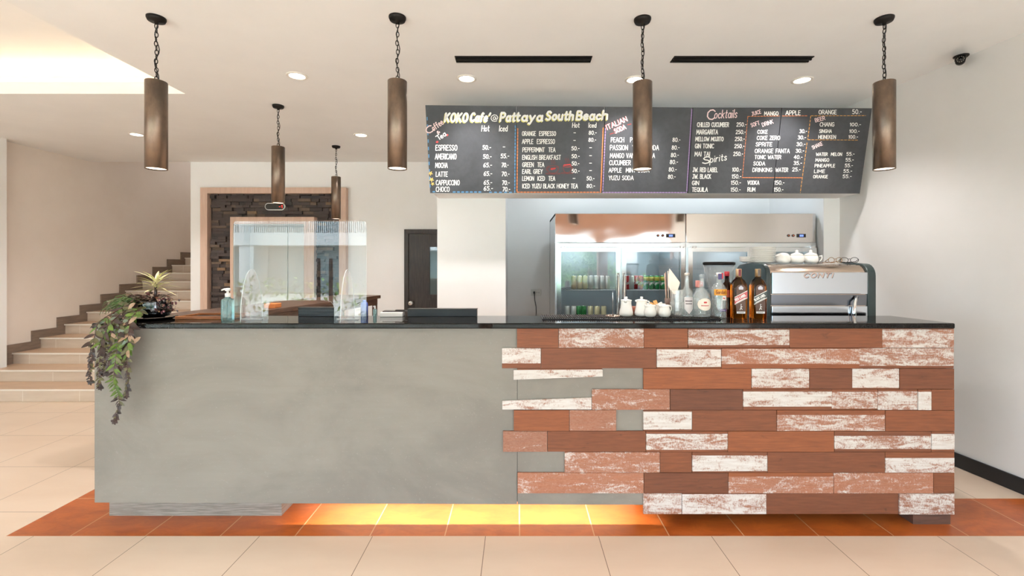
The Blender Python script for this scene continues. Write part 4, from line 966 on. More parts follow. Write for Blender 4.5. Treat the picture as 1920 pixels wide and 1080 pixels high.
b = MB(); b.lathe([(0, 0), (.022, 0), (.022, .07), (.018, .085), (.01, .09), (.01, .1), (0, .1)], 20)
tag(b.build('blue_bottle', M('blue_plastic', (66, 90, 170), .35), loc=(X(684, 2.87), 2.862, ZT)), 'small blue bottle behind the edge of the acrylic screen', 'bottle')
# side desk behind the bar
t = thing('side_desk', 'long brown wooden desk running back from the bar behind the screen', 'desk', (-2.326, 4.63, 0), R(-11.6))
b = MB(); b.box(-.3, .28, -1.3, 1.4, 1.01, 1.05); b.build('top', m_deskwood, t, bevel=.004)
b = MB(); b.box(-.27, .25, -1.27, 1.37, .93, 1.01); b.build('apron', m_deskwood, t)
for x_ in (-.27, .2):
    for y_ in (-1.27, 1.32):
        b = MB(); b.box(x_, x_ + .05, y_, y_ + .05, 0, .93); b.build('leg', m_deskwood, t, bevel=.003)
b = MB(); b.box(-.25, .22, -1.2, 1.3, .45, .48); b.build('shelf', m_deskwood, t)
b = MB(); b.box(-.05, .05, -.06, .06, 0, .04)
tag(b.build('orange_box', M('orange_card', (214, 130, 70), .6), loc=(-2.24, 4.2, 1.05), bevel=.004), 'small orange box on the wooden desk behind the screen', 'box')

# ------------------------------------------------------------------ wall socket with plug
t = thing('wall_socket', 'white wall socket with a black plug in the fridge niche', 'socket', (X(1005, 5.24), 5.25, Z(548, 5.24) - .04))
b = MB(); b.box(-.058, .058, -.01, 0, 0, .075); b.build('plate', M('socket_plate', (222, 222, 218), .4), t, bevel=.003)
b = MB(); b.box(.008, .012, -.011, -.008, .03, .045); b.box(.03, .034, -.011, -.008, .03, .045); b.build('slot', m_gapdark, t)
b = MB(); b.box(-.032, -.01, -.035, -.0105, .026, .05); b.build('plug', m_black, t, bevel=.004)
b = MB(); b.tube([(-.02, -.03, .03), (-.015, -.035, -.05), (.0, -.03, -.12), (.002, -.03, -.2), (-.012, -.03, -.3), (-.012, -.03, -.5)], .004, 8); b.build('cable', m_black, t)

# ================================================================== FRIDGES
YFR = 4.4
m_fint = M('fridge_liner', (176, 182, 186), .35, .5)
def can_text(mb, s, r, z, h, wd, mi, half=62, rot=-90, up=False):
    st_, W = strokes(s)
    for pl_ in st_:
        q = [((a / W - .5) * half * 2, z + b_ * h) for a, b_ in pl_]
        ribbon(mb, q, wd, lambda u, v, hh: ((r + .0005 + hh) * math.cos(R(rot + u)), (r + .0005 + hh) * math.sin(R(rot + u)), v), mi)
def make_can(name, label, body, art=None, txt=None, group=None):
    t = thing(name, label, 'drink can', (0, 0, 0), 0, group)
    b = MB(); b.lathe([(0, 0), (.021, 0), (.0265, .008), (.0265, .124), (.022, .134), (0, .134)], 20); b.build('body', body, t)
    b = MB(); b.lathe([(.0225, .134), (.0225, .137), (.02, .137), (.019, .134), (0, .134)], 20); b.build('lid', m_chrome, t)
    if txt or art:
        b = MB()
        if art: b.lathe([(.0268, .085), (.0268, .124)], 20, mi=1)
        if txt:
            st_, W = strokes(txt)
            for pl_ in st_:
                q = [((a / W - .5) * 150, .045 + b_ * .03 + (a / W) * .014) for a, b_ in pl_]
                q2 = q
                for i in range(len(q2) - 1):
                    (u0, v0), (u1, v1) = q2[i], q2[i + 1]; rr = .0272
                    f_ = lambda u, v: (rr * math.cos(R(-90 + u)), rr * math.sin(R(-90 + u)), v)
                    dx_, dy_ = (u1 - u0) * .00046, v1 - v0; L_ = math.hypot(dx_, dy_) or 1e-6; nx_, ny_ = -dy_ / L_ * .0028 / .00046, dx_ / L_ * .0028
                    b.add([f_(u0 + nx_, v0 + ny_), f_(u1 + nx_, v1 + ny_), f_(u1 - nx_, v1 - ny_), f_(u0 - nx_, v0 - ny_)], [(0, 1, 2, 3)], 0)
        b.build('print', [M('can_white', (240, 240, 236), .4), M('can_yellow', (206, 190, 70), .4)], t, norm=False)
    return t
m_cang, m_canr, m_canw, m_cand, m_cangold = M('can_green', (20, 140, 70), .3, .3), M('can_red', (190, 40, 48), .3, .3), M('can_silver', (214, 216, 214), .3, .5), M('can_dark_green', (40, 120, 62), .3, .3), M('can_pale_gold', (214, 204, 170), .35, .4)
def fridge(x0, x1, label, refl):
    cx = (x0 + x1) / 2; h = (x1 - x0) / 2; t = thing('display_fridge', label, 'fridge', (cx, YFR, 0), 0, 'steel two-door display fridges')
    ZTOP, ZP, ZD = 1.936, 1.655, 1.612; D = .74
    b = MB(); b.box(-h, -h + .035, .02, D, .1, ZTOP); b.box(h - .035, h, .02, D, .1, ZTOP); b.box(-h, h, D - .035, D, .1, ZTOP); b.box(-h, h, .02, D, ZTOP - .02, ZTOP); b.box(-h, h, .02, D, .1, .16); b.box(-h + .03, h - .03, .06, D - .03, ZP - .06, ZP - .02)
    b.build('cabinet', m_frsteel, t)
    b = MB(); b.box(-h + .036, h - .036, D - .045, D - .036, .16, ZD - .02); b.box(-h + .036, -h + .042, .06, D - .04, .16, ZD - .02); b.box(h - .042, h - .036, .06, D - .04, .16, ZD - .02); b.build('liner', m_fint, t)
    b = MB(); b.box(-h + .002, h - .002, 0, .022, ZP, ZTOP - .002); b.build('top_panel', refl, t, bevel=.003)
    b = MB(); b.box(-h, h, .004, .03, ZD, ZP - .003); b.box(-.03, .03, .004, .05, .1, ZD); b.box(-h, -h + .035, .004, .03, .1, ZD); b.box(h - .035, h, .004, .03, .1, ZD); b.build('face_frame', M('bright_steel', (236, 240, 242), .28, .9), t)
    for a, e, hs in ((-h + .012, -.008, 1), (.008, h - .012, -1)):
        f = .042; b = MB()
        zb = .12; b.prism([(a, zb), (e, zb), (e, ZD - .004), (a, ZD - .004), (a, zb), (a + f, zb + f), (a + f, ZD - .004 - f), (e - f, ZD - .004 - f), (e - f, zb + f), (a + f, zb + f)], 'y', -.03, .002)
        dr = b.build('door', m_frsteel, t)
        b = MB(); b.box(a + f, e - f, -.018, -.012, zb + f, ZD - .004 - f); b.build('glass', m_frglass, dr)
        hx = (e - .02) if hs == 1 else (a + .02)
        b = MB(); b.tube([(hx, -.03, 1.36), (hx, -.055, 1.33), (hx, -.055, .8), (hx, -.03, .77)], .008, 10); b.build('handle', m_chrome, dr)
        hgx = (a + .03) if hs == 1 else (e - .06)
        b = MB(); b.box(hgx, hgx + .05, -.034, .0, ZD - .012, ZD + .008); b.lathe([(0, 0), (.006, 0), (.006, .014), (0, .014)], 10, (hgx + .01, -.036, ZD - .008)); b.lathe([(0, 0), (.006, 0), (.006, .014), (0, .014)], 10, (hgx + .04, -.036, ZD - .008)); b.build('hinge', m_chrome, dr)
    for x_ in (-h / 2, h / 2):
        b = MB(); b.box(x_ - .2, x_ + .2, .1, .12, ZD - .03, ZD - .015); b.build('interior_lamp', m_fled, t)
    for z_ in (.90, 1.195):
        b = MB()
        b.tube([(-h + .045, .09, z_), (h - .045, .09, z_)], .004, 6); b.tube([(-h + .045, D - .08, z_), (h - .045, D - .08, z_)], .003, 6)
        for k in range(36): 
            x_ = -h + .06 + k * (2 * h - .12) / 35; b.tube([(x_, .09, z_), (x_, D - .08, z_)], .0018, 4)
        b.build('shelf', M('white_wire', (225, 228, 228), .35), t)
    q = h - .265
    b = MB()
    for k in (0, .045):
        b.tube([(q + k, -.001, ZP + .068), (q + k, -.008, ZP + .068)], .012, 14); b.tube([(q + k, -.008, ZP + .068), (q + k, -.010, ZP + .068)], .006, 12, 1)
    b.build('indicator_button', [m_black, M('amber_lens', (220, 120, 80), .3)], t)
    b = MB(); b.box(q + .08, q + .165, -.006, -.0005, ZP + .05, ZP + .084); b.build('control_panel', m_black, t, bevel=.002)
    b = MB(); b.box(q + .105, q + .14, -.0075, -.006, ZP + .058, ZP + .076); b.build('readout', emit('blue_readout', (120, 150, 255), 1.2), t)
    return t
FX0, FX1, FX2 = X(1041, YFR), X(1285.7, YFR), X(1530, YFR)
fridge(FX0, FX1 - .002, 'steel two-door display fridge nearest the white pillar, with drink cans', m_mirror)
fridge(FX1 + .002, FX2, 'steel two-door display fridge behind the coffee machine', m_mirror)
# cans
zS1, zS2 = 1.2, .905
cans = []
cg = make_can('drink_can', 'green soda can standing right next to the red cans on the fridge shelf', m_cang, True, 'Sprite', 'green soda cans on the upper fridge shelf'); cg.location = (X(1211, 4.55), 4.55, zS1)
for px, lb in ((1221.5, 'second green soda can from the red cans on the fridge shelf'), (1231.5, 'third green soda can from the red cans on the fridge shelf'), (1242.5, 'green soda can partly hidden by straws, farthest from the red cans')): dup(cg, (X(px, 4.55), 4.55, zS1), label=lb)
cr = make_can('drink_can', 'red soda can right beside the first green can in the fridge', m_canr, None, 'Coke', 'red soda cans on the upper fridge shelf'); cr.location = (X(1201, 4.55), 4.55, zS1)
dup(cr, (X(1193, 4.62), 4.62, zS1), label='red soda can half behind the other, beside the pale cans'); dup(cr, (X(1177, 4.55), 4.55, zS1), label='lone red soda can at the door edge, left of the pale cans')
cw = make_can('drink_can', 'pale can beside the lone red can in the fridge', m_canw, None, None, 'pale cans between the red cans'); cw.location = (X(1184, 4.53), 4.53, zS1)
for i in range(7):
    px = 1076 + i * 10.5; lbs = ('gold can nearest the pillar on the upper shelf of the left fridge door', 'second gold can from the pillar on the upper fridge shelf', 'third gold can from the pillar on the upper fridge shelf', 'silver can next after the three gold cans on the shelf', 'second silver can after the gold cans on the shelf', 'third silver can after the gold cans on the shelf', 'silver can nearest the fridge door handle on the shelf')
    if i == 0: cq = make_can('drink_can', lbs[0], m_cangold, None, None, 'gold cans on the upper fridge shelf'); cq.location = (X(px, 4.6), 4.6, zS1)
    elif i < 3: dup(cq, (X(px, 4.6), 4.6, zS1), label=lbs[i])
    else: dup(cw, (X(px, 4.6), 4.6, zS1), label=lbs[i], group='silver cans on the upper fridge shelf')
for i, px in enumerate((1063, 1075.5)): dup(cw, (X(px, 4.5), 4.5, zS2), label=('silver can nearest the pillar on the lower fridge shelf', 'silver can beside the dark green cans on the lower fridge shelf')[i], group='silver cans on the lower fridge shelf')
cgd = make_can('drink_can', 'dark green can beside the silver cans on the lower fridge shelf', m_cand, None, None, 'dark green cans on the lower fridge shelf'); cgd.location = (X(1085, 4.52), 4.52, zS2)
dup(cgd, (X(1094.5, 4.52), 4.52, zS2), label='dark green can beside the gold cans on the lower fridge shelf')
for i, px in enumerate((1107, 1119.5, 1132)): dup(cq, (X(px, 4.5), 4.5, zS2), label=('gold can beside the dark green cans on the lower shelf', 'middle gold can of three on the lower fridge shelf', 'gold can nearest the door handle on the lower fridge shelf')[i], group='gold cans on the lower fridge shelf')
b = MB(); b.box(-.045, .045, -.03, .03, 0, .2)
t = tag(b.build('drink_carton', M('carton_white', (226, 226, 222), .5), loc=(X(1302, 4.58), 4.58, zS2), bevel=.003), 'tall white carton in the fridge behind the clear bottles', 'carton')
b = MB(); b.box(-.03, .03, -.0305, -.0302, .05, .1); b.build('print', M('carton_black', (34, 34, 36), .5), t, norm=False)

# ================================================================== RIGHT COUNTER ITEMS
# rubber bar mat
mx0, mx1 = X(1016, 2.72), X(1345, 2.72)
t = thing('bar_mat', 'long black ridged rubber bar mat under the white jugs', 'bar mat', ((mx0 + mx1) / 2, 2.765, ZT)); hm = (mx1 - mx0) / 2
b = MB(); b.box(-hm, hm, -.1, .09, 0, .006); b.build('base', m_black, t, bevel=.002)
b = MB()
for k in range(int(hm * 2 / .013)): b.box(-hm + .006 + k * .013, -hm + .012 + k * .013, -.09, .085, .006, .012)
b.build('rib', M('rubber_rib', (46, 38, 32), .6), t)
ZM = ZT + .012
# bill spike
t = thing('bill_spike', 'chrome bill spike with a looped base on the bar mat', 'bill spike', (X(1149, 2.745), 2.745, ZM))
b = MB()
for k in range(6):
    a = k * PI / 3; b.tube([(0, 0, .004)] + [(.042 * math.cos(a + q) * (.5 + .5 * math.cos(q * 1.6)), .042 * math.sin(a + q) * (.5 + .5 * math.cos(q * 1.6)), .004) for q in (-.35, -.15, .15, .35)] + [(0, 0, .004)], .002, 6)
b.tube([(.042 * math.cos(q * PI / 12), .042 * math.sin(q * PI / 12), .003) for q in range(24)], .002, 6, closed=True); b.build('base', M('rose_chrome', (226, 200, 186), .15, 1), t)
b = MB(); b.tube([(0, 0, .004), (0, 0, .14), (0, 0, .15)], [.0018, .0018, .0003], 8); b.build('spike', m_chrome, t)
# lidded tall jugs and creamers
def make_tall_jug(label):
    t = thing('lidded_jug', label, 'jug', (0, 0, 0), 0, 'tall white lidded jugs on the bar mat')
    b = MB(); b.lathe([(0, 0), (.034, 0), (.042, .008), (.0415, .022), (.033, .06), (.0305, .078), (.032, .092), (.0295, .092), (.028, .078), (0, .07)], 32)
    b.tube([(-.029, 0, .088), (-.038, 0, .093)], [.009, .004], 10); b.build('body', m_white, t)
    b = MB(); b.lathe([(.034, .0925), (.033, .097), (.012, .101), (.006, .104), (.009, .11), (.008, .115), (0, .117)], 28); b.build('lid', m_white, t)
    b = MB(); b.tube([(.029, 0, .086), (.042, 0, .088), (.048, 0, .075), (.045, 0, .05), (.035, 0, .04)], .0045, 8); b.build('handle', m_white, t)
    return t
def make_creamer(label):
    t = thing('cream_jug', label, 'jug', (0, 0, 0), 0, 'small white cream jugs on the bar mat')
    b = MB(); b.lathe([(0, 0), (.026, 0), (.035, .012), (.036, .028), (.029, .052), (.028, .06), (.032, .07), (.0295, .07), (.0255, .06), (.026, .052), (0, .045)], 30)
    b.tube([(-.027, 0, .063), (-.038, 0, .072)], [.009, .004], 10); b.build('body', m_white, t)
    b = MB(); b.tube([(.027, 0, .062), (.042, .004, .062), (.046, .004, .045), (.034, 0, .022)], .0038, 8); b.build('handle', m_white, t)
    return t
tj = make_tall_jug('tall white lidded jug next to the chrome bill spike'); tj.location = (X(1174, 2.76), 2.76, ZM); tj.rotation_euler = (0, 0, R(70))
dup(tj, (X(1203, 2.76), 2.76, ZM), R(0), 'tall white lidded jug with its handle towards the cream jugs')
cj = make_creamer('front cream jug just right of the lidded jugs'); cj.location = (X(1219, 2.715), 2.715, ZM); cj.rotation_euler = (0, 0, R(20))
dup(cj, (X(1212.5, 2.82), 2.815, ZM), R(60), 'rear cream jug half hidden behind the first front one')
dup(cj, (X(1246, 2.715), 2.715, ZM), R(10), 'front cream jug beside the stacked tumblers')
dup(cj, (X(1238, 2.80), 2.80, ZM), R(-30), 'rear cream jug holding the sugar sachets')
m_sach = M('orange_sachet', (226, 170, 100), .6)
SP = [(1221, 572, 'orange sugar sachet leaning low towards the lidded jugs', 20, m_sach), (1229, 568, 'orange sugar sachet standing highest among the sachets', -15, m_sach), (1238, 571, 'white sugar sachet lying beside the orange ones', 70, m_whitep)]
for x_, y_, lb, ro, mm in SP:
    b = MB(); b.prism(rrect(-.012, .012, -.016, .016, .003, 2), 'y', -.003, .003)
    o = tag(b.build('sugar_sachet', mm, loc=P(x_, y_, 2.80), bevel=.001), lb, 'sachet', 'sugar sachets above the cream jugs'); o.rotation_euler = (R(-20), R(ro), 0)
b = MB(); b.lathe([(0, 0), (.024, 0), (.03, .05), (.028, .05), (.022, .004), (0, .004)], 20)
tag(b.build('sachet_pot', M('rust_pot', (150, 84, 60), .5), loc=(X(1187, 2.84), 2.838, ZM)), 'small rust-red pot between the two lidded jugs', 'pot')
# straw holder with napkin
hx, hy = X(1254.5, 2.85), 2.845
t = thing('straw_holder', 'black holder packed with brown paper straws behind the tumblers', 'straw holder', (hx, hy, ZM))
b = MB(); b.lathe([(0, 0), (.026, 0), (.028, .1), (.026, .1), (.024, .004), (0, .004)], 24); b.build('cup', M('brown_cup', (96, 74, 62), .5), t)
for k in range(9):
    a = k * .7; b = MB(); b.tube([(.014 * math.cos(a), .014 * math.sin(a), .005), (.024 * math.cos(a) - .004, .024 * math.sin(a), .25 + .02 * math.sin(k * 2.3))], .003, 8); b.build('straw', M('straw_%s' % ('brown' if k % 2 else 'kraft'), (134, 100, 82) if k % 2 else (206, 184, 166), .6), t)
b = MB()
pts = [(1255, 503), (1252, 536), (1262, 552), (1268, 552), (1275, 530), (1264, 515)]
b.prism([(X(x_, 2.79) - X(1262, 2.79), Z(y_, 2.79) - Z(552, 2.79)) for x_, y_ in pts], 'y', -.006, .006)
o = tag(b.build('paper_napkin', M('napkin_paper', (240, 226, 212), .75, bump=(30, .3, .003)), loc=(X(1262, 2.785), 2.785, Z(552, 2.785)), bevel=.004), 'folded white paper napkin standing in the tumblers', 'napkin')
# stacked tumblers
def make_tumbler(label):
    t = thing('tumbler', label, 'glass', (0, 0, 0), 0, 'stacked glass tumblers on the bar mat')
    b = MB(); b.lathe([(0, 0), (.034, 0), (.036, .004), (.041, .085), (.0385, .085), (.033, .014), (0, .012)], 12, smooth=False); b.build('glass', m_tumbler, t); return t
tm = make_tumbler('lower glass tumbler of the stack beside the vodka bottle'); tm.location = (X(1269, 2.755), 2.755, ZM)
dup(tm, (X(1269, 2.755), 2.755, ZM + .072), label='upper glass tumbler of the stack, napkin in it')
# bottles
def label_patch(mb, r, a0, a1, zf0, zf1, mi, n=12, sq=None, rot=0):
    """curved label on a round bottle between angles a0..a1, lower and upper edge functions of angle"""
    vs, fs = [], []
    for i in range(n + 1):
        a = a0 + (a1 - a0) * i / n; q = 1
        if sq: q = (abs(math.cos(R(a) - rot)) ** sq + abs(math.sin(R(a) - rot)) ** sq) ** (-1 / sq)
        for z_ in (zf0(i / n), zf1(i / n)): vs.append((r * q * math.cos(R(a)), r * q * math.sin(R(a)), z_))
    for i in range(n): fs.append((i * 2, i * 2 + 2, i * 2 + 3, i * 2 + 1))
    mb.add(vs, fs, mi, True)
def shell(prof, th): return prof + [(max(0.0, r - th) if r > 1e-6 else 0, z + (th if i == 0 else 0)) for i, (r, z) in reversed(list(enumerate(prof)))]
def squig(mb, z, wd_, amp, st, mp, mi, x0=0):
    x = x0 - wd_ / 2
    for i, k in enumerate((.20, .12, .26, .10, .18)):      # unreadable small print as short brush dashes
        ribbon(mb, [(x, z), (x + wd_ * (k - .03), z)], min(amp, st * 1.6), mp, mi); x += wd_ * (k + .035)
m_lred, m_lblk, m_lcream, m_lorange, m_lwhite, m_lpurp = M('label_red', (196, 92, 92), .5), M('label_charcoal', (70, 76, 74), .5), M('label_cream', (238, 224, 208), .5), M('label_orange', (228, 158, 52), .5), M('label_white', (236, 234, 230), .5), M('label_purple', (96, 70, 130), .5)
m_capg = M('cap_gold', (214, 178, 140), .4, .3)
def mapr(r, sq=None, rot=0):
    def f(u, v, h):
        a = R(-90) + u / r; q = 1
        if sq: q = (abs(math.cos(a - rot)) ** sq + abs(math.sin(a - rot)) ** sq) ** (-1 / sq)
        return ((r * q + .0006 + h) * math.cos(a), (r * q + .0006 + h) * math.sin(a), v)
    return f
yb = 2.765
def bottle(name, label, px, y_): return thing(name, label, 'bottle', (X(px, y_), y_, ZT if y_ > 2.8 or px > 1340 else ZM), 0)
# clear tall-neck bottle
t = bottle('spirit_bottle', 'slim clear bottle with a long neck and pointed white label beside the tumblers', 1288, 2.76)
b = MB(); b.lathe(shell([(0, 0), (.034, 0), (.036, .006), (.035, .13), (.03, .15), (.014, .178), (.0125, .24), (.014, .243)], .003), 28); b.build('glass', m_bglass, t)
b = MB(); b.lathe([(0, .243), (.0145, .243), (.0145, .258), (0, .26)], 20); b.build('cap', M('cap_pale', (206, 196, 186), .4, .4), t)
b = MB(); label_patch(b, .0366, -135, -45, lambda q: .045 - .03 * (1 - abs(2 * q - 1)), lambda q: .115, 0); squig(b, .092, .040, .010, .004, mapr(.0366), 1); squig(b, .076, .036, .008, .0035, mapr(.0366), 1); b.build('label', [M('label_frost', (214, 206, 204), .5), M('label_ink', (88, 70, 70), .5)], t, norm=False)
# squat oval-label bottle
t = bottle('spirit_bottle', 'squat clear bottle with a cream oval label in front of the grinder', 1316, 2.735)
b = MB(); b.lathe(shell([(0, 0), (.046, 0), (.05, .008), (.051, .1), (.046, .125), (.03, .15), (.015, .17), (.013, .225), (.015, .228)], .0035), 32); b.build('glass', m_bglass, t)
b = MB(); b.lathe([(0, .228), (.0155, .228), (.0155, .25), (0, .252)], 20); b.build('cap', m_bglass, t)
b = MB(); n_ = 20; vs = [(.0515 * math.cos(R(-90 + 50 * math.cos(2 * PI * i / n_))), .0515 * math.sin(R(-90 + 50 * math.cos(2 * PI * i / n_))), .075 + .034 * math.sin(2 * PI * i / n_)) for i in range(n_)]
lo = [(.0515 * math.cos(R(-90 + 50 * k / 8)), .0515 * math.sin(R(-90 + 50 * k / 8))) for k in range(-8, 9)]
for k in range(16):
    s0, s1 = math.sqrt(max(0, 1 - ((k - 8) / 8) ** 2)) * .036, math.sqrt(max(0, 1 - ((k - 7) / 8) ** 2)) * .036
    b.add([(*lo[k], .075 - s0), (*lo[k + 1], .075 - s1), (*lo[k + 1], .075 + s1), (*lo[k], .075 + s0)], [(0, 1, 2, 3)], 0, True)
squig(b, .068, .044, .006, .0026, mapr(.0518), 1); ribbon(b, [(-.005, .087), (.005, .087)], .010, mapr(.0518), 1); b.build('label', [m_lcream, m_red], t, norm=False)
# small red-capped bottle behind it
t = bottle('spirit_bottle', 'pale bottle with a pink and red cap behind the squat bottle', 1311, 2.85)
b = MB(); b.lathe(shell([(0, 0), (.036, 0), (.036, .13), (.02, .165), (.015, .18)], .003), 24); b.build('glass', m_bglass, t)
b = MB(); b.box(-.018, .004, -.018, .018, .18, .222, 0); b.box(.004, .018, -.018, .018, .185, .215, 1); b.build('cap', [M('cap_pink', (226, 150, 140), .5), M('cap_red', (186, 44, 54), .5)], t, bevel=.003)
# gin with orange band
t = bottle('gin_bottle', 'clear bottle with an orange band label and blue seal, left of the amber bottles', 1348, yb)
b = MB(); b.lathe(shell([(0, 0), (.042, 0), (.0435, .008), (.0435, .16), (.042, .178), (.03, .198), (.014, .212), (.013, .245), (.014, .248)], .0035), 32); b.build('glass', m_bglass, t)
b = MB(); b.lathe([(0, .246), (.0155, .246), (.0155, .272), (0, .273)], 20); b.build('cap', M('cap_silver', (220, 216, 212), .4, .4), t)
b = MB(); b.box(-.012, .010, -.0165, -.0155, .232, .266, 0); b.box(.012, .02, -.015, .012, .236, .27, 1); b.build('tax_seal', [M('seal_blue', (78, 70, 116), .6), M('seal_red', (190, 60, 70), .6)], t)
b = MB(); label_patch(b, .044, -150, -30, lambda q: .138, lambda q: .174, 0); write(b, "Gordon's", -.034, .147, .066, .02, mapr(.0442), .0036, 1, sy=1)
label_patch(b, .044, -88, -50, lambda q: .108 - .0, lambda q: .134, 2); ribbon(b, [(.008, .122), (.016, .119)], .008, mapr(.0443), 3); label_patch(b, .044, -105, -45, lambda q: .043, lambda q: .055, 4); squig(b, .049, .03, .003, .0016, mapr(.0443), 2, .006)
b.build('label', [m_lorange, M('label_brown_ink', (150, 84, 24), .5), m_lwhite, m_lred, m_lpurp], t, norm=False)
# dark bottle behind
t = bottle('spirit_bottle', 'dark spirit bottle with a red seal hiding behind the orange-band bottle', 1363, 2.85)
b = MB(); b.lathe([(0, 0), (.036, 0), (.037, .006), (.037, .165), (.03, .195), (.014, .215), (.013, .25), (0, .25)], 28); b.build('glass', m_rum, t)
b = MB(); b.lathe([(0, .25), (.015, .25), (.015, .278), (0, .279)], 18); b.build('cap', M('cap_seal_red', (186, 50, 60), .5), t)
b = MB(); label_patch(b, .0376, -150, -30, lambda q: .12, lambda q: .165, 0); b.build('label', M('label_rust', (196, 74, 40), .5), t, norm=False)
# square whisky bottles
def whisky(px, label, lab, word, word2, capc):
    t = bottle('whisky_bottle', label, px, yb); t['group'] = 'square amber whisky bottles'; t.rotation_euler = (0, 0, R(-8))
    W = .0405
    b = MB(); b.lathe([(0, 0), (W * .96, 0), (W, .005), (W, .188), (W * .94, .205), (W * .7, .226), (.017, .238), (.0145, .246), (.0145, .252), (0, .252)], 40, sq=6); b.build('glass', m_amber, t)
    b = MB(); b.lathe([(0, .247), (.0165, .247), (.0165, .292), (.0155, .295), (0, .295)], 24); b.build('cap', capc, t)
    b = MB(); b.box(-.006, .008, -.0178, -.0165, .252, .292); b.build('tax_seal', M('seal_%s' % word.lower(), (120, 50, 60) if word == 'RED' else (96, 86, 80), .6), t)
    f = lambda u, v, h: (u, -W - .0006 - h, v)
    b = MB()
    def quad(pts, mi, h=0): b.add([f(u, v, h) for u, v in pts], [tuple(range(len(pts)))], mi)
    quad([(-.026, .03), (.026, .03), (.026, .18)] + [(.026 * math.cos(R(a)), .18 + .022 * math.sin(R(a))) for a in range(15, 180, 15)] + [(-.026, .18)], 3)
    quad([(-.036, .082), (.036, .122), (.036, .168), (-.036, .128)], 1, .0004); quad([(-.036, .086), (.036, .126), (.036, .164), (-.036, .124)], 0, .0006)
    write(b, word + ' LABEL', -.030, .104, .066, .013, lambda u, v, h: f(u, v, h + .0009), .0032, 1, 29, sy=1); [ribbon(b, [(-.026 + k * .0052, .0955 + k * .0029), (-.0235 + k * .0052, .0969 + k * .0029)], .004, lambda u, v, h: f(u, v, h + .0009), 1) for k in range(10)]
    quad([(-.024, .03), (.024, .03), (.024, .042), (-.024, .042)], 1, .0004)
    squig(b, .036, .03, .003, .0016, lambda u, v, h: f(u, v, h + .0008), 2)
    # striding-man emblem reduced to a small figure, and a light crest above the band
    for pl_ in ([(0, .078), (0, .066)], [(0, .066), (-.006, .052)], [(0, .066), (.006, .054)], [(0, .074), (.007, .07)], [(-.002, .084), (.003, .084)]): ribbon(b, pl_, .0035, lambda u, v, h: f(u, v, h + .0008), 1)
    quad([(-.012, .172), (.012, .172), (.014, .185), (0, .196), (-.014, .185)], 4, .0005)
    b.build('label', [lab, m_lwhite, M('label_black_ink', (34, 30, 28), .5), M('label_tint', (92, 62, 48), .45), M('label_crest', (200, 196, 204), .4)], t, norm=False)
    return t
whisky(1385, 'square amber whisky bottle with a slanted red label', m_lred, 'RED', 'BLENDED', m_capg)
whisky(1421, 'square amber whisky bottle with a slanted charcoal label beside the coffee machine', m_lblk, 'BLACK', 'AGED', M('cap_tan', (176, 142, 100), .4, .3))

# ------------------------------------------------------------------ worktop, grinder, coffee machine
b = MB(); b.box(.0, 2.62, 2.93, 3.55, .0, .93); wt = b.build('back_worktop', m_steel); tag(wt, 'low steel worktop behind the bar under the coffee machine', 'worktop')
ZW = .93
t = thing('coffee_grinder', 'coffee grinder with a clear round hopper behind the bottles', 'coffee grinder', (X(1348, 3.15), 3.15, ZW))
k_ = 3.15 / F; zl = Z(491, 3.15) - ZW
b = MB(); b.lathe([(0, 0), (.09, 0), (.095, .02), (.085, .05), (.085, .26), (.07, .3), (0, .3)], 28); b.build('body', m_black, t)
b = MB(); b.lathe([(.06, .30), (.07, zl - .18), (.09, zl - .12), (.098, zl - .02), (.094, zl - .02), (.087, zl - .12), (.066, zl - .18)], 36, closed=True); b.build('hopper', m_hopper, t)
b = MB(); b.lathe([(0, zl - .022), (.102, zl - .022), (.104, zl - .004), (.09, zl), (0, zl)], 36); b.build('lid', m_dark, t)
# machine
y0m = 2.985; ma, mb_ = X(1437, y0m), X(1643, y0m); cm = (ma + mb_) / 2; hw = (mb_ - ma) / 2; ztm = Z(494, y0m) - ZW
t = thing('coffee_machine', 'polished steel espresso machine with black end panels on the worktop', 'coffee machine', (cm, y0m, ZW))
prof = [(0, 0), (0, ztm - .08)] + arc(.075, ztm - .08, .075, 180, 95, 6, .08)[1:] + [(.2, ztm + .008), (.3, ztm - .002)] + arc(.34, ztm - .10, .09, 80, 0, 6, .095) + [(.43, 0)]
b = MB(); b.prism([(y_ + .012, z_ * .985) for y_, z_ in prof], 'x', -hw + .03, hw - .03, smooth=False); b.build('housing', M('beige_reflect_steel', (214, 196, 182), .16, 1.0), t, bevel=.002)  # housing steel tinted beige to paint in a warm reflection
m_mach = M('blue_reflect_steel', (206, 214, 224), .1, 1.0)  # steel tinted blue to paint in a cool reflection
m_mbk = M('machine_panel', (52, 66, 66), .3, vary=((38, 48, 50), 3, .3, .7))
for a, e in ((-hw, -hw + .03), (hw - .055, hw)):
    b = MB(); b.prism(prof, 'x', a, e); b.build('end_panel', m_mbk, t, bevel=.006)
zf = lambda py: Z(py, y0m) - ZW
b = MB(); b.box(-hw + .034, hw - .058, -.004, .010, zf(551.5), zf(510.5)); b.build('back_panel', m_mach, t, bevel=.004)
b = MB(); b.add([(-hw + .034, .006, zf(573)), (hw - .058, .006, zf(573)), (hw - .058, .004, zf(552.5)), (-hw + .034, .004, zf(552.5)), (-hw + .034, .03, zf(573)), (hw - .058, .03, zf(573)), (hw - .058, .03, zf(552.5)), (-hw + .034, .03, zf(552.5))], [(0, 1, 2, 3), (4, 5, 6, 7), (0, 1, 5, 4), (2, 3, 7, 6), (1, 2, 6, 5), (0, 3, 7, 4)]); b.build('recess_panel', M('dark_reflect_steel', (120, 124, 132), .12, 1.0), t)  # darkened steel paints a reflected band across the inset panel
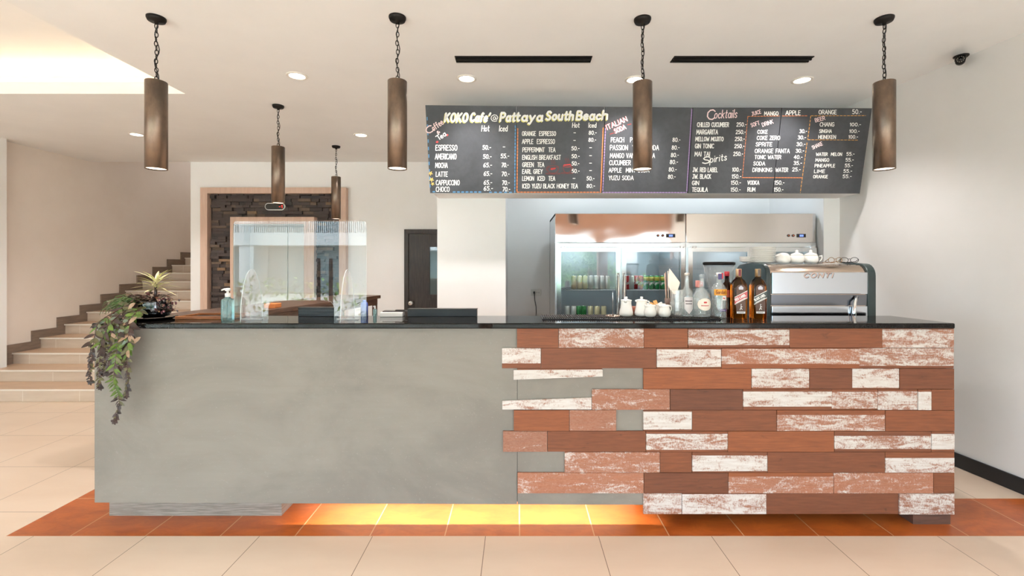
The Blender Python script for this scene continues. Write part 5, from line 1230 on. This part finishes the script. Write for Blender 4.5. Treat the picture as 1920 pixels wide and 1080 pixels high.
b = MB(); b.box(-hw + .034, hw - .058, -.003, .010, .02, zf(574)); b.build('lower_panel', m_mach, t, bevel=.004)
b = MB(); b.tube([(hw - .13, -.004, zf(556)), (hw - .155, -.022, zf(566)), (hw - .16, -.022, zf(588)), (hw - .16, -.02, .0)], .011, 10); b.build('reflected_tube', m_chrome, t)  # chrome tube standing in for a curved reflection on the panel
b = MB(); b.box(-hw + .01, hw - .01, .03, .4, .0, .012); b.build('base_tray', m_black, t)
b = MB()
fm = lambda u, v, h: (u, -.0046 - h, v)
for mi_, du, dv_, hh in ((0, .0025, -.003, 0), (1, 0, 0, .0004)):
    write(b, 'CONTI', X(1506, y0m) - cm + du, zf(520) + dv_, .185, .028, fm, .0065, mi_, sy=1, slant=.35, h0=hh, gap=.3)
b.build('logo', [M('logo_shadow', (52, 56, 64), .5), M('logo_face', (196, 170, 158), .4)], t, norm=False)
# crockery on top of the machine
ZK = ZW + ztm + .003
def make_plate(name, r, label, group):
    t = thing(name, label, 'saucer', (0, 0, 0), 0, group)
    b = MB(); b.lathe([(0, 0), (r * .55, 0), (r * .6, .002), (r, .0075), (r, .0095), (r * .62, .0045), (0, .003)], 36); b.build('dish', m_white, t); return t
n1, hs = 14, (Z(464, 3.18) - ZK) / 14
ORD = ['bottom', 'second', 'third', 'fourth', 'fifth', 'sixth', 'seventh', 'eighth', 'ninth', 'tenth', 'eleventh', 'twelfth', 'thirteenth', 'topmost']
p0 = None
for i in range(n1):
    lb = f'{ORD[i]} white saucer' + (' counted from the bottom' if 0 < i < 13 else '') + ' in the tall stack on the coffee machine'; loc = (X(1430, 3.18) + random.uniform(-.001, .001), 3.18, ZK + i * hs)
    if p0 is None: p0 = make_plate('saucer', .082, lb, 'saucers in the tall stack'); p0.location = loc
    else: dup(p0, loc, label=lb)
n2 = 6; q0 = None; hs2 = (Z(482, 3.25) - ZK - .006) / 6
for i in range(n2):
    lb = f'{ORD[i] if i < 5 else "topmost"} small saucer' + (' counted from the bottom' if 0 < i < 5 else '') + ' in the short stack by the grinder'; loc = (X(1402, 3.25), 3.25, ZK + .006 + i * hs2)
    if q0 is None: q0 = make_plate('small_saucer', .056, lb, 'small saucers in the short stack'); q0.location = loc
    else: dup(q0, loc, label=lb)
def teapot(px, label, knob, handle, dome=False):
    t = thing('sugar_bowl', label, 'sugar bowl', (X(px, 3.15), 3.15, ZK), 0, 'white porcelain bowls on the coffee machine'); r = .052
    if dome: prof_ = [(0, 0), (.042, 0), (.048, .02), (.047, .035), (.04, .055), (.026, .068), (0, .072)]
    else: prof_ = [(0, 0), (.036, 0), (.045, .014), (.047, .032), (.042, .05), (.038, .052), (0, .05)]
    b = MB(); b.lathe(prof_, 32); b.build('bowl', m_white, t)
    if knob:
        b = MB(); b.lathe([(.042, .052), (.036, .062), (.018, .07), (.009, .074), (.01, .084), (.006, .09), (0, .091)], 28); b.build('lid', m_white, t)
    if handle:
        b = MB(); b.tube([(.05, -.01, .046), (.068, -.012, .05), (.07, -.012, .034), (.06, -.01, .014), (.05, -.008, .012)], .004, 8); b.build('handle', m_white, t)
    if dome:
        b = MB(); b.tube([(-.03, -.01, .058), (-.058, -.012, .05)], [.008, .005], 10); b.build('spout', m_white, t)
teapot(1468, 'white porcelain bowl without lid knob next to the saucer stack', False, False, True)
teapot(1494, 'white lidded sugar bowl in the middle of the three on the machine', True, False)
teapot(1520, 'white sugar bowl with a side handle, farthest from the saucers', True, True)
def specs(px, label, mm, rz, s=1.0):
    t = thing('eyeglasses', label, 'glasses', (X(px, 3.12), 3.12, ZK), rz, 'glasses lying on the coffee machine')
    for q in (-.03, .03):
        b = MB(); b.tube([(q + .024 * s * math.cos(a * PI / 8), -.004, .02 + .018 * s * math.sin(a * PI / 8)) for a in range(16)], .0018, 6, closed=True); b.build('rim', mm, t)
    b = MB(); b.tube([(-.008, -.004, .026), (0, -.006, .03), (.008, -.004, .026)], .0016, 6); b.build('bridge', mm, t)
    for q in (-1, 1): 
        b = MB(); b.tube([(q * .054, -.004, .026), (q * .05, .03, .01), (q * -.01, .045, .004), (q * -.05, .05, .003)], .002, 6); b.build('temple', mm, t)
specs(1565, 'thin gold-rimmed glasses lying on the coffee machine', M('gold_wire', (150, 112, 70), .3, .8), R(10))
specs(1592, 'dark-rimmed glasses lying nearest the machine end', m_dark, R(-15))
